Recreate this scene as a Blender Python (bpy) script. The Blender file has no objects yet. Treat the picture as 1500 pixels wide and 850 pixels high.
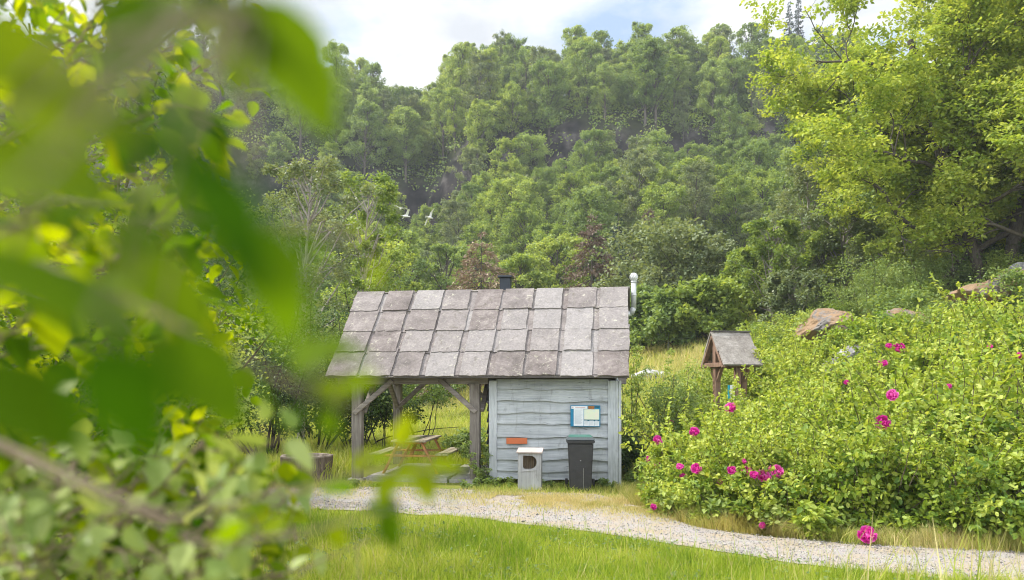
import bpy, bmesh, math, random
import numpy as np
from mathutils import Vector, Matrix

SC = bpy.context.scene
COL = SC.collection
PI = math.pi
F, HX, HY, ZC = 1080.0, 750.0, 564.0, 2.034          # focal length in photo pixels, horizon row, eye height

# ------------------------------------------------------------------ camera
cam_d = bpy.data.cameras.new('camera')
cam = bpy.data.objects.new('camera', cam_d); COL.objects.link(cam)
cam.location = (0, 0, ZC); cam.rotation_euler = (PI/2, 0, 0)
cam_d.sensor_width = 36.0; cam_d.lens = 36.0*F/1500
cam_d.shift_y = (HY-425)/1500
cam_d.clip_start = 0.02; cam_d.clip_end = 3000
cam_d.dof.use_dof = True; cam_d.dof.focus_distance = 18.0; cam_d.dof.aperture_fstop = 2.1
SC.camera = cam

# ------------------------------------------------------------------ light
SUN_EL, SUN_AZ = math.radians(51), math.radians(172)   # azimuth counter-clockwise from +X
w = bpy.data.worlds.new('World'); SC.world = w; w.use_nodes = True
nt = w.node_tree; nt.nodes.clear()
def wn(t, **k):
    n = nt.nodes.new(t)
    for a, b in k.items(): setattr(n, a, b)
    return n
sky = wn('ShaderNodeTexSky', sky_type='NISHITA', sun_disc=False, sun_elevation=SUN_EL, sun_rotation=PI/2-SUN_AZ)
tc = wn('ShaderNodeTexCoord')
sep = wn('ShaderNodeSeparateXYZ'); nt.links.new(tc.outputs['Generated'], sep.inputs[0])
zadd = wn('ShaderNodeMath', operation='MAXIMUM'); nt.links.new(sep.outputs[2], zadd.inputs[0]); zadd.inputs[1].default_value = 0.06
dv = wn('ShaderNodeVectorMath', operation='DIVIDE'); nt.links.new(tc.outputs['Generated'], dv.inputs[0])
cmb = wn('ShaderNodeCombineXYZ')
for i in range(3): nt.links.new(zadd.outputs[0], cmb.inputs[i])
nt.links.new(cmb.outputs[0], dv.inputs[1])
mp = wn('ShaderNodeMapping'); mp.inputs['Location'].default_value = (3.3, 0.6, 0); mp.inputs['Scale'].default_value = (1, 0.8, 0)
nt.links.new(dv.outputs[0], mp.inputs[0])
cn = wn('ShaderNodeTexNoise'); cn.inputs['Scale'].default_value = 1.5; cn.inputs['Detail'].default_value = 9; cn.inputs['Roughness'].default_value = 0.55
nt.links.new(mp.outputs[0], cn.inputs['Vector'])
cr = wn('ShaderNodeValToRGB'); cr.color_ramp.elements[0].position = 0.33; cr.color_ramp.elements[1].position = 0.50
nt.links.new(cn.outputs[0], cr.inputs[0])
cn2 = wn('ShaderNodeTexNoise'); cn2.inputs['Scale'].default_value = 2.6; cn2.inputs['Detail'].default_value = 6
nt.links.new(mp.outputs[0], cn2.inputs['Vector'])
cc = wn('ShaderNodeValToRGB'); cc.color_ramp.elements[0].color = (3.3, 3.45, 3.7, 1); cc.color_ramp.elements[1].color = (4.9, 4.95, 5.05, 1)
cc.color_ramp.elements[0].position = .38; cc.color_ramp.elements[1].position = .6
nt.links.new(cn2.outputs[0], cc.inputs[0])
pale = wn('ShaderNodeMixRGB'); pale.inputs[0].default_value = .42; pale.inputs[2].default_value = (2.6, 3.3, 4.3, 1)
nt.links.new(sky.outputs[0], pale.inputs[1])
mx = wn('ShaderNodeMixRGB'); nt.links.new(cr.outputs[0], mx.inputs[0]); nt.links.new(pale.outputs[0], mx.inputs[1]); nt.links.new(cc.outputs[0], mx.inputs[2])
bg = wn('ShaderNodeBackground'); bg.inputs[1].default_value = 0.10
# sky brightened overhead and behind the camera, added fill for the shaded wall
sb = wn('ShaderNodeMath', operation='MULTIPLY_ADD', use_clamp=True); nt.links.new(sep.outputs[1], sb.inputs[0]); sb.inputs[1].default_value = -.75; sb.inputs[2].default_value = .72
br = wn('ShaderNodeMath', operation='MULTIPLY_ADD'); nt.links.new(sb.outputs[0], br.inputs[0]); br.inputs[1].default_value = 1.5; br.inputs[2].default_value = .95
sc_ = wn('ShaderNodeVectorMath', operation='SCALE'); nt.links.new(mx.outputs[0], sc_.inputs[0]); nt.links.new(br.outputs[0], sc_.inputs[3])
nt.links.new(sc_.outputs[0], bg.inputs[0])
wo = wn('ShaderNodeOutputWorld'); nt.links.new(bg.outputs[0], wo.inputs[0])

sun_d = bpy.data.lights.new('sun', 'SUN'); sun_d.energy = 2.7; sun_d.angle = math.radians(0.6); sun_d.color = (1, .95, .86)
sun = bpy.data.objects.new('sun', sun_d); COL.objects.link(sun)
sv = Vector((math.cos(SUN_EL)*math.cos(SUN_AZ), math.cos(SUN_EL)*math.sin(SUN_AZ), math.sin(SUN_EL)))
sun.rotation_euler = sv.to_track_quat('Z', 'Y').to_euler(); sun.location = (-20, 0, 30)

SC.view_settings.view_transform = 'Standard'; SC.view_settings.look = 'None'
SC.view_settings.exposure = 1.25; SC.view_settings.gamma = 1; SC.view_settings.use_curve_mapping = False
SC.render.engine = 'CYCLES'
SC.cycles.max_bounces = 8; SC.cycles.transmission_bounces = 6; SC.cycles.diffuse_bounces = 4; SC.cycles.glossy_bounces = 2
SC.cycles.use_denoising = True; SC.cycles.filter_width = 1.05
SC.cycles.sample_clamp_indirect = 6
SC.render.film_transparent = False

# ------------------------------------------------------------------ helpers
def W(px, py, Y): return Vector(((px-HX)/F*Y, Y, ZC+(HY-py)/F*Y))
def tag(o, label=None, cat=None, group=None, kind=None):
    if label: o['label'] = label
    if cat: o['category'] = cat
    if group: o['group'] = group
    if kind: o['kind'] = kind
    return o
def empty(name, loc=(0, 0, 0), rz=0, **k):
    o = bpy.data.objects.new(name, None); COL.objects.link(o); o.location = loc; o.rotation_euler = (0, 0, rz)
    o.empty_display_size = .2
    return tag(o, **k)
def link(name, me, parent=None, loc=None):
    o = bpy.data.objects.new(name, me); COL.objects.link(o)
    if parent: o.parent = parent
    if loc is not None: o.location = loc
    return o
def npmesh(name, V, Q, mat, smooth=False, **attrs):
    """V (n,3), Q (m,k) faces of one size, or list of such arrays"""
    if not isinstance(Q, (list, tuple)): Q = [Q]
    me = bpy.data.meshes.new(name)
    V = np.ascontiguousarray(V, dtype=np.float32)
    me.vertices.add(len(V)); me.vertices.foreach_set('co', V.ravel())
    loops = np.concatenate([q.ravel() for q in Q]).astype(np.int32)
    sizes = np.concatenate([np.full(len(q), q.shape[1]) for q in Q])
    starts = np.concatenate([[0], np.cumsum(sizes)[:-1]]).astype(np.int32)
    me.loops.add(len(loops)); me.loops.foreach_set('vertex_index', loops)
    me.polygons.add(len(starts)); me.polygons.foreach_set('loop_start', starts)
    me.update(calc_edges=True); me.validate()
    if smooth: me.polygons.foreach_set('use_smooth', np.ones(len(me.polygons), dtype=bool))
    for k, a in attrs.items():
        at = me.attributes.new(k, 'FLOAT', 'POINT'); at.data.foreach_set('value', np.ascontiguousarray(a, dtype=np.float32))
    me.materials.append(mat)
    return me
def nrm(a): return a/np.maximum(np.linalg.norm(a, axis=-1, keepdims=True), 1e-9)
def unit(rng, n): return nrm(rng.normal(size=(n, 3)))

# smooth value noise in numpy
_P = np.random.default_rng(77).random((64, 64))
def vnoise(x, y):
    x = np.asarray(x, float); y = np.asarray(y, float)
    xi = np.floor(x).astype(int); yi = np.floor(y).astype(int); fx = x-xi; fy = y-yi
    fx = fx*fx*(3-2*fx); fy = fy*fy*(3-2*fy)
    g = lambda i, j: _P[i % 64, j % 64]
    return (g(xi, yi)*(1-fx)+g(xi+1, yi)*fx)*(1-fy)+(g(xi, yi+1)*(1-fx)+g(xi+1, yi+1)*fx)*fy
def fbm(x, y): return vnoise(x, y)*.5+vnoise(x*2.1+7, y*2.1+3)*.3+vnoise(x*4.3+1, y*4.3+9)*.2
def softplus(x, k): return k*np.logaddexp(0, np.asarray(x, float)/k)
def sstep(a, b, x): t = np.clip((np.asarray(x, float)-a)/(b-a), 0, 1); return t*t*(3-2*t)

# ------------------------------------------------------------------ materials
class NB:
    def __init__(s, name):
        s.m = bpy.data.materials.new(name); s.m.use_nodes = True; s.t = s.m.node_tree; s.t.nodes.clear()
        s.out = s.n('ShaderNodeOutputMaterial')
    def n(s, t, ins=None, **k):
        nd = s.t.nodes.new(t)
        for a, b in k.items(): setattr(nd, a, b)
        for a, b in (ins or {}).items():
            if hasattr(b, 'links') or isinstance(b, bpy.types.NodeSocket): s.t.links.new(b, nd.inputs[a])
            else: nd.inputs[a].default_value = b
        return nd
    def coord(s, which='Object', scale=(1, 1, 1)):
        c = s.n('ShaderNodeTexCoord'); return s.n('ShaderNodeMapping', {'Vector': c.outputs[which], 'Scale': scale}).outputs[0]
    def noise(s, vec, scale, detail=5, rough=.55, dist=0):
        return s.n('ShaderNodeTexNoise', {'Vector': vec, 'Scale': scale, 'Detail': detail, 'Roughness': rough, 'Distortion': dist}).outputs[0]
    def ramp(s, fac, stops):
        r = s.n('ShaderNodeValToRGB', {0: fac}); e = r.color_ramp.elements
        while len(e) < len(stops): e.new(.5)
        for el, (p, c) in zip(e, stops): el.position = p; el.color = (*c, 1) if len(c) == 3 else c
        return r.outputs[0]
    def mix(s, f, a, b, mode='MIX'):
        n = s.n('ShaderNodeMixRGB', blend_type=mode)
        for i, v in enumerate((f, a, b)):
            if isinstance(v, bpy.types.NodeSocket): s.t.links.new(v, n.inputs[i])
            else: n.inputs[i].default_value = v if i == 0 else ((*v, 1) if len(v) == 3 else v)
        return n.outputs[0]
    def math(s, op, a, b=0.5, clamp=False):
        n = s.n('ShaderNodeMath', {0: a, 1: b}, operation=op); n.use_clamp = clamp; return n.outputs[0]
    def attr(s, name): return s.n('ShaderNodeAttribute', attribute_name=name).outputs['Fac']
    def bump(s, h, strength=.4, dist=.02): return s.n('ShaderNodeBump', {'Height': h, 'Strength': strength, 'Distance': dist}).outputs[0]
    def bsdf(s, col, rough=.8, normal=None, spec=.3, metal=0):
        ins = {'Base Color': col if isinstance(col, bpy.types.NodeSocket) else (*col, 1), 'Roughness': rough, 'Specular IOR Level': spec, 'Metallic': metal}
        if normal is not None: ins['Normal'] = normal
        return s.n('ShaderNodeBsdfPrincipled', ins).outputs[0]
    def done(s, sh): s.t.links.new(sh, s.out.inputs[0]); return s.m

def leaf_mat(name, stops, trans=.4, tcol=(1.25, 1.15, .5), rough=.5, spec=.35, objvar=.25):
    b = NB(name)
    v = b.attr('var')
    oi = b.n('ShaderNodeObjectInfo').outputs['Random']
    f = b.math('ADD', v, b.math('MULTIPLY', b.math('SUBTRACT', oi, .5), objvar), True)
    c = b.ramp(f, stops)
    tcn = b.mix(1, c, tcol, 'MULTIPLY')
    p = b.bsdf(c, rough, spec=spec)
    t = b.n('ShaderNodeBsdfTranslucent', {'Color': tcn}).outputs[0]
    return b.done(b.n('ShaderNodeMixShader', {0: trans, 1: p, 2: t}).outputs[0])

L_OAK = leaf_mat('oak_leaf', [(0, (.19, .29, .045)), (.5, (.37, .46, .08)), (1, (.56, .60, .14))], .52, tcol=(1.2, 1.12, .55))
L_FRESH = leaf_mat('fresh_leaf', [(0, (.145, .225, .055)), (.5, (.26, .35, .085)), (1, (.41, .48, .14))], .48, objvar=.5)
L_MID = leaf_mat('green_leaf', [(0, (.115, .19, .062)), (.5, (.205, .29, .092)), (1, (.31, .40, .14))], .48, objvar=.5)
L_GREY = leaf_mat('grey_leaf', [(0, (.11, .155, .075)), (.5, (.19, .24, .115)), (1, (.29, .33, .18))], .4)
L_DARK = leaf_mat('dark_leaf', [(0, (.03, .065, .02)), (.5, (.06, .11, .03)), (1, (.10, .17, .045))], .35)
L_ROSE = leaf_mat('rose_leaf', [(0, (.10, .19, .025)), (.5, (.28, .385, .05)), (1, (.49, .55, .11))], .42, spec=.4)
L_NEAR = leaf_mat('near_leaf', [(0, (.025, .08, .002)), (.4, (.10, .195, .005)), (1, (.31, .385, .010))], .68, tcol=(1.6, 1.35, .18), rough=.6, spec=.08)
L_PALE = leaf_mat('pale_underleaf', [(0, (.20, .28, .07)), (1, (.42, .48, .18))], .4)
L_SPRUCE = leaf_mat('spruce_needle', [(0, (.015, .035, .018)), (1, (.045, .075, .035))], .15, objvar=.2)
L_BROWN = leaf_mat('withered_needle', [(0, (.17, .11, .075)), (.6, (.32, .23, .15)), (1, (.24, .26, .10))], .2, tcol=(1, .9, .7), objvar=.1)
L_RUST = leaf_mat('rusty_needle', [(0, (.11, .07, .05)), (.7, (.20, .14, .095)), (1, (.12, .14, .065))], .2, tcol=(1, .9, .7), objvar=.1)
L_SHOOT = leaf_mat('yellow_shoot', [(0, (.25, .27, .03)), (1, (.45, .42, .05))], .45)

def bark_mat(name, c0, c1, sc=(6, 6, 1.2)):
    b = NB(name); v = b.coord('Object', sc); n = b.noise(v, 3, 6, .65)
    return b.done(b.bsdf(b.ramp(n, [(.3, c0), (.7, c1)]), .9, b.bump(n, .6, .03), .1))
M_BARK = bark_mat('bark', (.05, .042, .035), (.16, .14, .12))
M_BIRCH = bark_mat('pale_bark', (.16, .13, .11), (.46, .42, .38))
M_STEM = bark_mat('stem', (.06, .05, .035), (.17, .14, .10), (9, 9, 9))
M_TWIG = bark_mat('twig', (.16, .12, .085), (.34, .27, .20), (40, 40, 40))
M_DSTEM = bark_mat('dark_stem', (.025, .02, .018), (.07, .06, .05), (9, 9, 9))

def grass_mat():
    b = NB('grass_blade')
    v, d = b.attr('var'), b.attr('dry')
    g = b.ramp(v, [(0, (.10, .20, .012)), (.5, (.27, .37, .025)), (1, (.52, .54, .10))])
    dr = b.ramp(v, [(0, (.42, .34, .14)), (1, (.72, .60, .34))])
    c = b.mix(d, g, dr)
    p = b.bsdf(c, .55, spec=.3); t = b.n('ShaderNodeBsdfTranslucent', {'Color': b.mix(1, c, (1.15, 1.1, .6), 'MULTIPLY')}).outputs[0]
    return b.done(b.n('ShaderNodeMixShader', {0: .4, 1: p, 2: t}).outputs[0])
M_GRASS = grass_mat()

def ground_mat():
    b = NB('ground')
    v = b.coord('Object')
    n = b.noise(v, .9, 6, .6); n2 = b.noise(v, 14, 4); n3 = b.noise(v, .12, 4)
    g = b.ramp(n, [(.3, (.13, .17, .03)), (.55, (.22, .26, .04)), (.75, (.30, .28, .08))])
    g = b.mix(b.math('MULTIPLY', n2, .6), g, (.09, .075, .04))
    rk = b.ramp(b.noise(v, .35, 9, .7), [(.38, (.010, .010, .010)), (.52, (.035, .031, .03)), (.68, (.12, .11, .10))])
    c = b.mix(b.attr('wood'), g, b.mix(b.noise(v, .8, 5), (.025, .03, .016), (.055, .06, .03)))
    c = b.mix(b.attr('rock'), c, rk)
    c = b.mix(b.attr('dryness'), c, (.30, .24, .10))
    return b.done(b.bsdf(c, .95, b.bump(n2, .5, .04), .05))
M_GROUND = ground_mat()

def gravel_mat():
    b = NB('gravel_bed'); v = b.coord('Object')
    vo = b.n('ShaderNodeTexVoronoi', {'Vector': v, 'Scale': 42.0}); n = b.noise(v, 2.2, 6, .65); n2 = b.noise(v, 60, 3)
    c = b.mix(.55, b.ramp(n2, [(.3, (.22, .20, .185)), (.7, (.37, .345, .325))]), b.mix(1, vo.outputs['Color'], (.12, .11, .10), 'MULTIPLY'), 'SCREEN')
    c = b.mix(b.ramp(n, [(.42, (0, 0, 0)), (.62, (.75, .75, .75))]), c, (.34, .27, .17))
    return b.done(b.bsdf(c, .9, b.bump(vo.outputs['Distance'], .6, .02), .2))
M_GRAVEL = gravel_mat()

def stone_mat(name, c0, c1, c2, sc=2.0, lichen=None, rust=None):
    b = NB(name); v = b.coord('Object')
    n = b.noise(v, sc, 9, .68, .4); n2 = b.noise(v, sc*9, 6, .7)
    c = b.ramp(n, [(.3, c0), (.52, c1), (.75, c2)])
    c = b.mix(.5, c, b.ramp(n2, [(.3, (.25, .25, .25)), (.7, (.8, .8, .8))]), 'OVERLAY')
    if lichen:
        l = b.noise(v, sc*4.5, 6, .75, 1.0)
        c = b.mix(b.ramp(l, [(.60, (0, 0, 0)), (.67, (.8, .8, .8))]), c, lichen)
    if rust:
        l = b.noise(v, sc*1.4, 7, .7, .8)
        c = b.mix(b.ramp(l, [(.40, (0, 0, 0)), (.50, (.92, .92, .92))]), c, rust)
    return b.done(b.bsdf(c, .88, b.bump(b.math('ADD', n, b.math('MULTIPLY', n2, .5)), .7, .04), .15))
M_SLAB = stone_mat('paving_stone', (.20, .19, .19), (.34, .32, .31), (.46, .43, .41), 2)
M_ROCK = stone_mat('bedrock', (.09, .085, .085), (.19, .175, .165), (.32, .29, .26), 1.1, rust=(.25, .165, .095))
M_ROCKG = stone_mat('grey_boulder', (.13, .13, .14), (.26, .255, .26), (.42, .41, .40), 2.0, lichen=(.45, .45, .42))
M_ROCKW = stone_mat('pale_boulder', (.3, .3, .3), (.46, .46, .46), (.62, .61, .60), 1.2)

def slate_mat():
    b = NB('slate'); v = b.coord('Object'); s = b.attr('slab')
    n = b.noise(v, 2.4, 9, .7, .5); n2 = b.noise(v, 22, 6, .7); l = b.noise(v, 9, 8, .8, 1.2); m = b.noise(v, 1.1, 4)
    c = b.ramp(n, [(.28, (.078, .065, .060)), (.5, (.162, .137, .130)), (.75, (.275, .242, .228))])
    c = b.mix(b.math('MULTIPLY', b.math('POWER', s, 1.5), .65), c, (.30, .285, .28))
    c = b.mix(.5, c, b.ramp(n2, [(.3, (.28, .28, .28)), (.7, (.75, .75, .75))]), 'OVERLAY')
    c = b.mix(b.math('MULTIPLY', b.ramp(l, [(.56, (0, 0, 0)), (.64, (1, 1, 1))]), b.ramp(m, [(.4, (.15, .15, .15)), (.6, (.95, .95, .95))])), c, (.46, .44, .35))
    c = b.mix(b.ramp(b.noise(v, 5, 7, .75, .7), [(.56, (0, 0, 0)), (.68, (.7, .7, .7))]), c, (.11, .098, .075))
    return b.done(b.bsdf(c, .8, b.bump(b.math('ADD', b.math('MULTIPLY', n2, .5), n), .8, .03), .25))
M_SLATE = slate_mat()

def wood_mat(name, c0, c1, c2, axis='Z', sc=1.0, knots=True, rough=.8):
    b = NB(name); s = {'X': (.5, 9, 9), 'Y': (9, .5, 9), 'Z': (9, 9, .5)}[axis]
    v = b.coord('Object', tuple(k*sc for k in s)); n = b.noise(v, 3, 8, .65, .5)
    v2 = b.coord('Object'); n2 = b.noise(v2, 1.6, 5, .6)
    sp = b.attr('slab')
    c = b.ramp(n, [(.28, c0), (.5, c1), (.74, c2)])
    c = b.mix(.45, c, b.ramp(n2, [(.3, (.3, .3, .3)), (.7, (.72, .72, .72))]), 'OVERLAY')
    c = b.mix(b.math('MULTIPLY', sp, .3), c, c0)
    gr = b.noise(b.coord('Object', (3.0, 3.0, .6)), 2.2, 7, .7, .6)
    c = b.mix(b.ramp(gr, [(.56, (0, 0, 0)), (.72, (.6, .6, .6))]), c, tuple(q*w_ for q, w_ in zip(c0, (.62, .56, .5))))
    if knots:
        k = b.noise(b.coord('Object', tuple(q**.5 for q in s)), 2.6, 3, .5, 2.0)
        c = b.mix(b.ramp(k, [(.67, (0, 0, 0)), (.74, (.7, .7, .7))]), c, tuple(q*.5 for q in c0))
    return b.done(b.bsdf(c, rough, b.bump(n, .5, .01), .2))
M_WPOST = wood_mat('weathered_wood', (.10, .085, .073), (.205, .18, .16), (.32, .29, .265), 'Z')
M_WBEAM = wood_mat('weathered_beam', (.11, .092, .08), (.21, .183, .162), (.31, .28, .255), 'X')
M_BLUEW = wood_mat('blue_grey_boards', (.25, .27, .285), (.42, .445, .465), (.54, .56, .575), 'X')
M_BLUEV = wood_mat('blue_grey_corner_board', (.28, .30, .32), (.44, .465, .49), (.54, .565, .58), 'Z')
M_DARKW = wood_mat('dark_fascia', (.05, .045, .04), (.09, .08, .075), (.15, .13, .12), 'X')
M_ORANGEW = wood_mat('stained_pine', (.30, .13, .05), (.46, .21, .08), (.58, .30, .13), 'Z', knots=False)
M_PLANK = wood_mat('weathered_plank', (.24, .20, .14), (.38, .33, .25), (.50, .45, .37), 'Y', knots=False)
M_REDW = wood_mat('reddish_timber', (.11, .07, .05), (.20, .125, .088), (.31, .21, .155), 'Z')
M_STUMP = wood_mat('stump_wood', (.05, .036, .028), (.13, .098, .075), (.24, .19, .15), 'Z')
M_STUMPT = wood_mat('stump_cut', (.16, .125, .10), (.26, .215, .175), (.36, .31, .26), 'Z', .3)
M_DSHINGLE = stone_mat('weathered_shake', (.15, .13, .115), (.27, .245, .22), (.40, .37, .34), 3, lichen=(.38, .36, .33))

def plain(name, col, rough=.6, metal=0, nz=.12, sc=8, spec=.35):
    b = NB(name); v = b.coord('Object'); n = b.noise(v, sc, 6, .65)
    c = b.mix(1, b.ramp(n, [(.3, (1-nz*2,)*3), (.7, (1+nz*.3,)*3)]), col, 'MULTIPLY')
    return b.done(b.bsdf(c, rough, b.bump(n, .08, .01), spec, metal))
M_BIN = plain('charcoal_plastic', (.045, .046, .050), .5, nz=.15)
M_BINLID = plain('lid_plastic', (.065, .08, .085), .45)
M_BINGREEN = plain('green_lid_plastic', (.05, .15, .12), .45)
M_RUBBER = plain('rubber', (.02, .02, .02), .8)
M_BOXW = wood_mat('whitewashed_box', (.26, .265, .27), (.36, .365, .37), (.44, .44, .44), 'Z')
M_BOXLID = wood_mat('pale_pink_lid', (.36, .30, .275), (.48, .41, .38), (.58, .51, .48), 'X', knots=False)
M_BOXIN = wood_mat('brown_lining', (.10, .075, .045), (.22, .17, .11), (.34, .27, .19), 'Z')
M_PLATE = plain('orange_plate', (.55, .15, .06), .6, nz=.06)
M_BLUE = plain('blue_print', (.012, .20, .36), .45, nz=.05)
M_DBLUE = plain('dark_blue_print', (.01, .10, .16), .45, nz=.05)
M_PAPER = plain('white_paper', (.72, .75, .78), .5, nz=.04)
M_MAP = NB('map_print'); _v = M_MAP.coord('Object'); M_MAP = M_MAP.done(M_MAP.bsdf(M_MAP.ramp(M_MAP.noise(_v, 7, 5, .6), [(.35, (.60, .68, .66)), (.5, (.68, .73, .55)), (.62, (.72, .70, .58))]), .5))
M_ORANGEP = plain('orange_print', (.40, .15, .03), .5, nz=.3, sc=20)
M_TEXT = plain('grey_print', (.42, .46, .50), .6, nz=.02)
M_REDTEXT = plain('red_print', (.62, .42, .42), .6, nz=.02)
M_ZINC = plain('zinc_pipe', (.56, .57, .57), .5, .25, nz=.15)
M_CHIM = plain('black_sheet', (.035, .042, .055), .55, .1)
M_TEAL = plain('teal_print', (.02, .30, .38), .5)
M_PINK = leaf_mat('rose_petal', [(0, (.50, .015, .24)), (.6, (.74, .05, .44)), (1, (.84, .25, .62))], .35, tcol=(1.1, .8, 1.0), objvar=.3)
M_STAMEN = plain('rose_stamen', (.75, .5, .12), .7)
M_BIRD = plain('gull_feather', (.74, .74, .74), .7, nz=.05)
M_BIRDG = plain('gull_wing', (.62, .62, .63), .7, nz=.05)
M_LAMP = plain('grey_metal', (.35, .36, .37), .5, .5)

# ------------------------------------------------------------------ mesh builders
class MB:
    """collects bevelled boxes, beams, cylinders; builds ONE mesh object"""
    def __init__(s): s.bm = bmesh.new(); s.sl = s.bm.verts.layers.float.new('slab')
    def _add(s, geom_bm, M, slab):
        geom_bm.transform(M); vm = {}
        for v in geom_bm.verts:
            nv = s.bm.verts.new(v.co); nv[s.sl] = slab; vm[v] = nv
        for f in geom_bm.faces:
            nf = s.bm.faces.new([vm[v] for v in f.verts]); nf.smooth = f.smooth
        geom_bm.free()
    def box(s, c, size, rot=None, bev=.006, slab=0.0, jit=0, rng=None):
        b = bmesh.new(); bmesh.ops.create_cube(b, size=1)
        bmesh.ops.scale(b, vec=size, verts=b.verts)
        if bev: bmesh.ops.bevel(b, geom=b.edges[:], offset=min(bev, min(size)*.3), segments=1, affect='EDGES')
        if jit:
            for v in b.verts: v.co += Vector((rng.uniform(-jit, jit) for _ in range(3)))
        s._add(b, Matrix.Translation(c) @ (rot.to_4x4() if rot is not None else Matrix()), slab); return s
    def beam(s, p0, p1, wd, ht, up=(0, 0, 1), bev=.008, slab=0.0):
        p0, p1 = Vector(p0), Vector(p1); z = (p1-p0); L = z.length; z.normalize()
        u = Vector(up)
        if abs(z.dot(u)) > .98: u = Vector((0, 1, 0))
        x = z.cross(u).normalized(); y = z.cross(x).normalized()
        R = Matrix((x, y, z)).transposed()
        return s.box((p0+p1)/2, (wd, ht, L), R, bev, slab)
    def cyl(s, p0, p1, r0, r1=None, seg=16, cap=True, slab=0.0):
        p0, p1 = Vector(p0), Vector(p1); r1 = r0 if r1 is None else r1; d = p1-p0
        b = bmesh.new(); bmesh.ops.create_cone(b, cap_ends=cap, segments=seg, radius1=r0, radius2=r1, depth=d.length)
        for f in b.faces: f.smooth = len(f.verts) == 4
        s._add(b, Matrix.Translation((p0+p1)/2) @ d.to_track_quat('Z', 'Y').to_matrix().to_4x4(), slab); return s
    def poly(s, pts, slab=0.0, th=None):
        """closed outline list of 3d points, extruded by vector th"""
        vs = [s.bm.verts.new(p) for p in pts]
        for v in vs: v[s.sl] = slab
        if th is None: s.bm.faces.new(vs); return s
        th = Vector(th); ws = [s.bm.verts.new(Vector(p)+th) for p in pts]
        for v in ws: v[s.sl] = slab
        s.bm.faces.new(vs); s.bm.faces.new(ws[::-1]); n = len(vs)
        for i in range(n): s.bm.faces.new((vs[i], ws[i], ws[(i+1) % n], vs[(i+1) % n]))
        return s
    def lathe(s, prof, c=(0, 0, 0), seg=24, smooth=True):
        c = Vector(c); rings = []
        for r, z in prof:
            rings.append([s.bm.verts.new(c+Vector((r*math.cos(2*PI*k/seg), r*math.sin(2*PI*k/seg), z))) for k in range(seg)])
        for a, b in zip(rings, rings[1:]):
            for k in range(seg):
                f = s.bm.faces.new((a[k], a[(k+1) % seg], b[(k+1) % seg], b[k])); f.smooth = smooth
        s.bm.faces.new(rings[0][::-1]); s.bm.faces.new(rings[-1]); return s
    def build(s, name, mat, parent=None, loc=None):
        bmesh.ops.recalc_face_normals(s.bm, faces=s.bm.faces[:])
        me = bpy.data.meshes.new(name); s.bm.to_mesh(me); s.bm.free(); me.materials.append(mat)
        return link(name, me, parent, loc)

def tubes(polys, seg=6):
    """polys: list of (pts (k,3), radii (k)) -> V, Q"""
    Vs, Qs, off = [], [], 0
    ang = np.arange(seg)*2*PI/seg; ca, sa = np.cos(ang), np.sin(ang)
    for P, R in polys:
        P = np.asarray(P, float); R = np.asarray(R, float); k = len(P)
        T = nrm(np.gradient(P, axis=0)); ref = np.where(np.abs(T[:, 2:3]) > .9, np.array([[1., 0, 0]]), np.array([[0, 0, 1.]]))
        ref = np.repeat(ref[:1], k, 0)
        X = nrm(np.cross(T, ref)); Yv = np.cross(T, X)
        ring = P[:, None]+R[:, None, None]*(ca[None, :, None]*X[:, None]+sa[None, :, None]*Yv[:, None])
        Vs.append(ring.reshape(-1, 3))
        i = np.arange(k-1)[:, None]*seg; j = np.arange(seg)[None]; j2 = (j+1) % seg
        Qs.append((off+np.stack([i+j, i+j2, i+seg+j2, i+seg+j], -1)).reshape(-1, 4)); off += k*seg
    return np.concatenate(Vs), np.concatenate(Qs)

def leaves(C, A, N, L, Wd, fold=.15, var=None, rng=None, shape=6):
    """leaf faces: base C, axis A, normal N, length L, width Wd"""
    n = len(C); A = nrm(A); S = nrm(np.cross(N, A)); N = np.cross(A, S)
    L = np.broadcast_to(L, n)[:, None]; Wd = np.broadcast_to(Wd, n)[:, None]
    if shape == 4:
        V = np.stack([C, C+A*L*.5+S*Wd*.5, C+A*L, C+A*L*.5-S*Wd*.5], 1)
        Q = np.arange(n)[:, None]*4+np.arange(4)
    else:
        up = N*Wd*fold
        V = np.stack([C, C+A*L*.3+S*Wd*.46+up, C+A*L*.68+S*Wd*.40+up*.8, C+A*L-N*L*.06, C+A*L*.68-S*Wd*.40+up*.8, C+A*L*.3-S*Wd*.46+up], 1)
        b = np.arange(n)[:, None]*6
        Q = np.concatenate([b+np.array([[0, 1, 2, 3]]), b+np.array([[0, 3, 4, 5]])])
    k = V.shape[1]
    return V.reshape(-1, 3), Q, np.repeat(var if var is not None else np.zeros(n), k)

def leaf_cloud(rng, centres, radii, per, size, flat=.6, upb=.9, shape=6, wr=.62, droop=.2, cvar=.25, shell=.5):
    """leaves spread through clumps at centres"""
    n = len(centres); idx = np.repeat(np.arange(n), per); m = len(idx)
    d = unit(rng, m); r = radii[idx]*rng.random(m)**shell
    C = centres[idx]+d*r[:, None]*np.array([1, 1, flat])
    N = nrm(unit(rng, m)+np.array([0, 0, upb])+d*.3)
    A = nrm(unit(rng, m)*1.0+d*.6+np.array([0, 0, -droop])); A = nrm(A-N*np.sum(A*N, 1, keepdims=True)*.8)
    L = size*rng.uniform(.65, 1.35, m)
    cl = rng.random(n)
    var = np.clip(.5+(cl[idx]-.5)*2*cvar+rng.normal(0, .16, m), 0, 1)
    return leaves(C, A, N, L, L*wr, .15, var, rng, shape)

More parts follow.
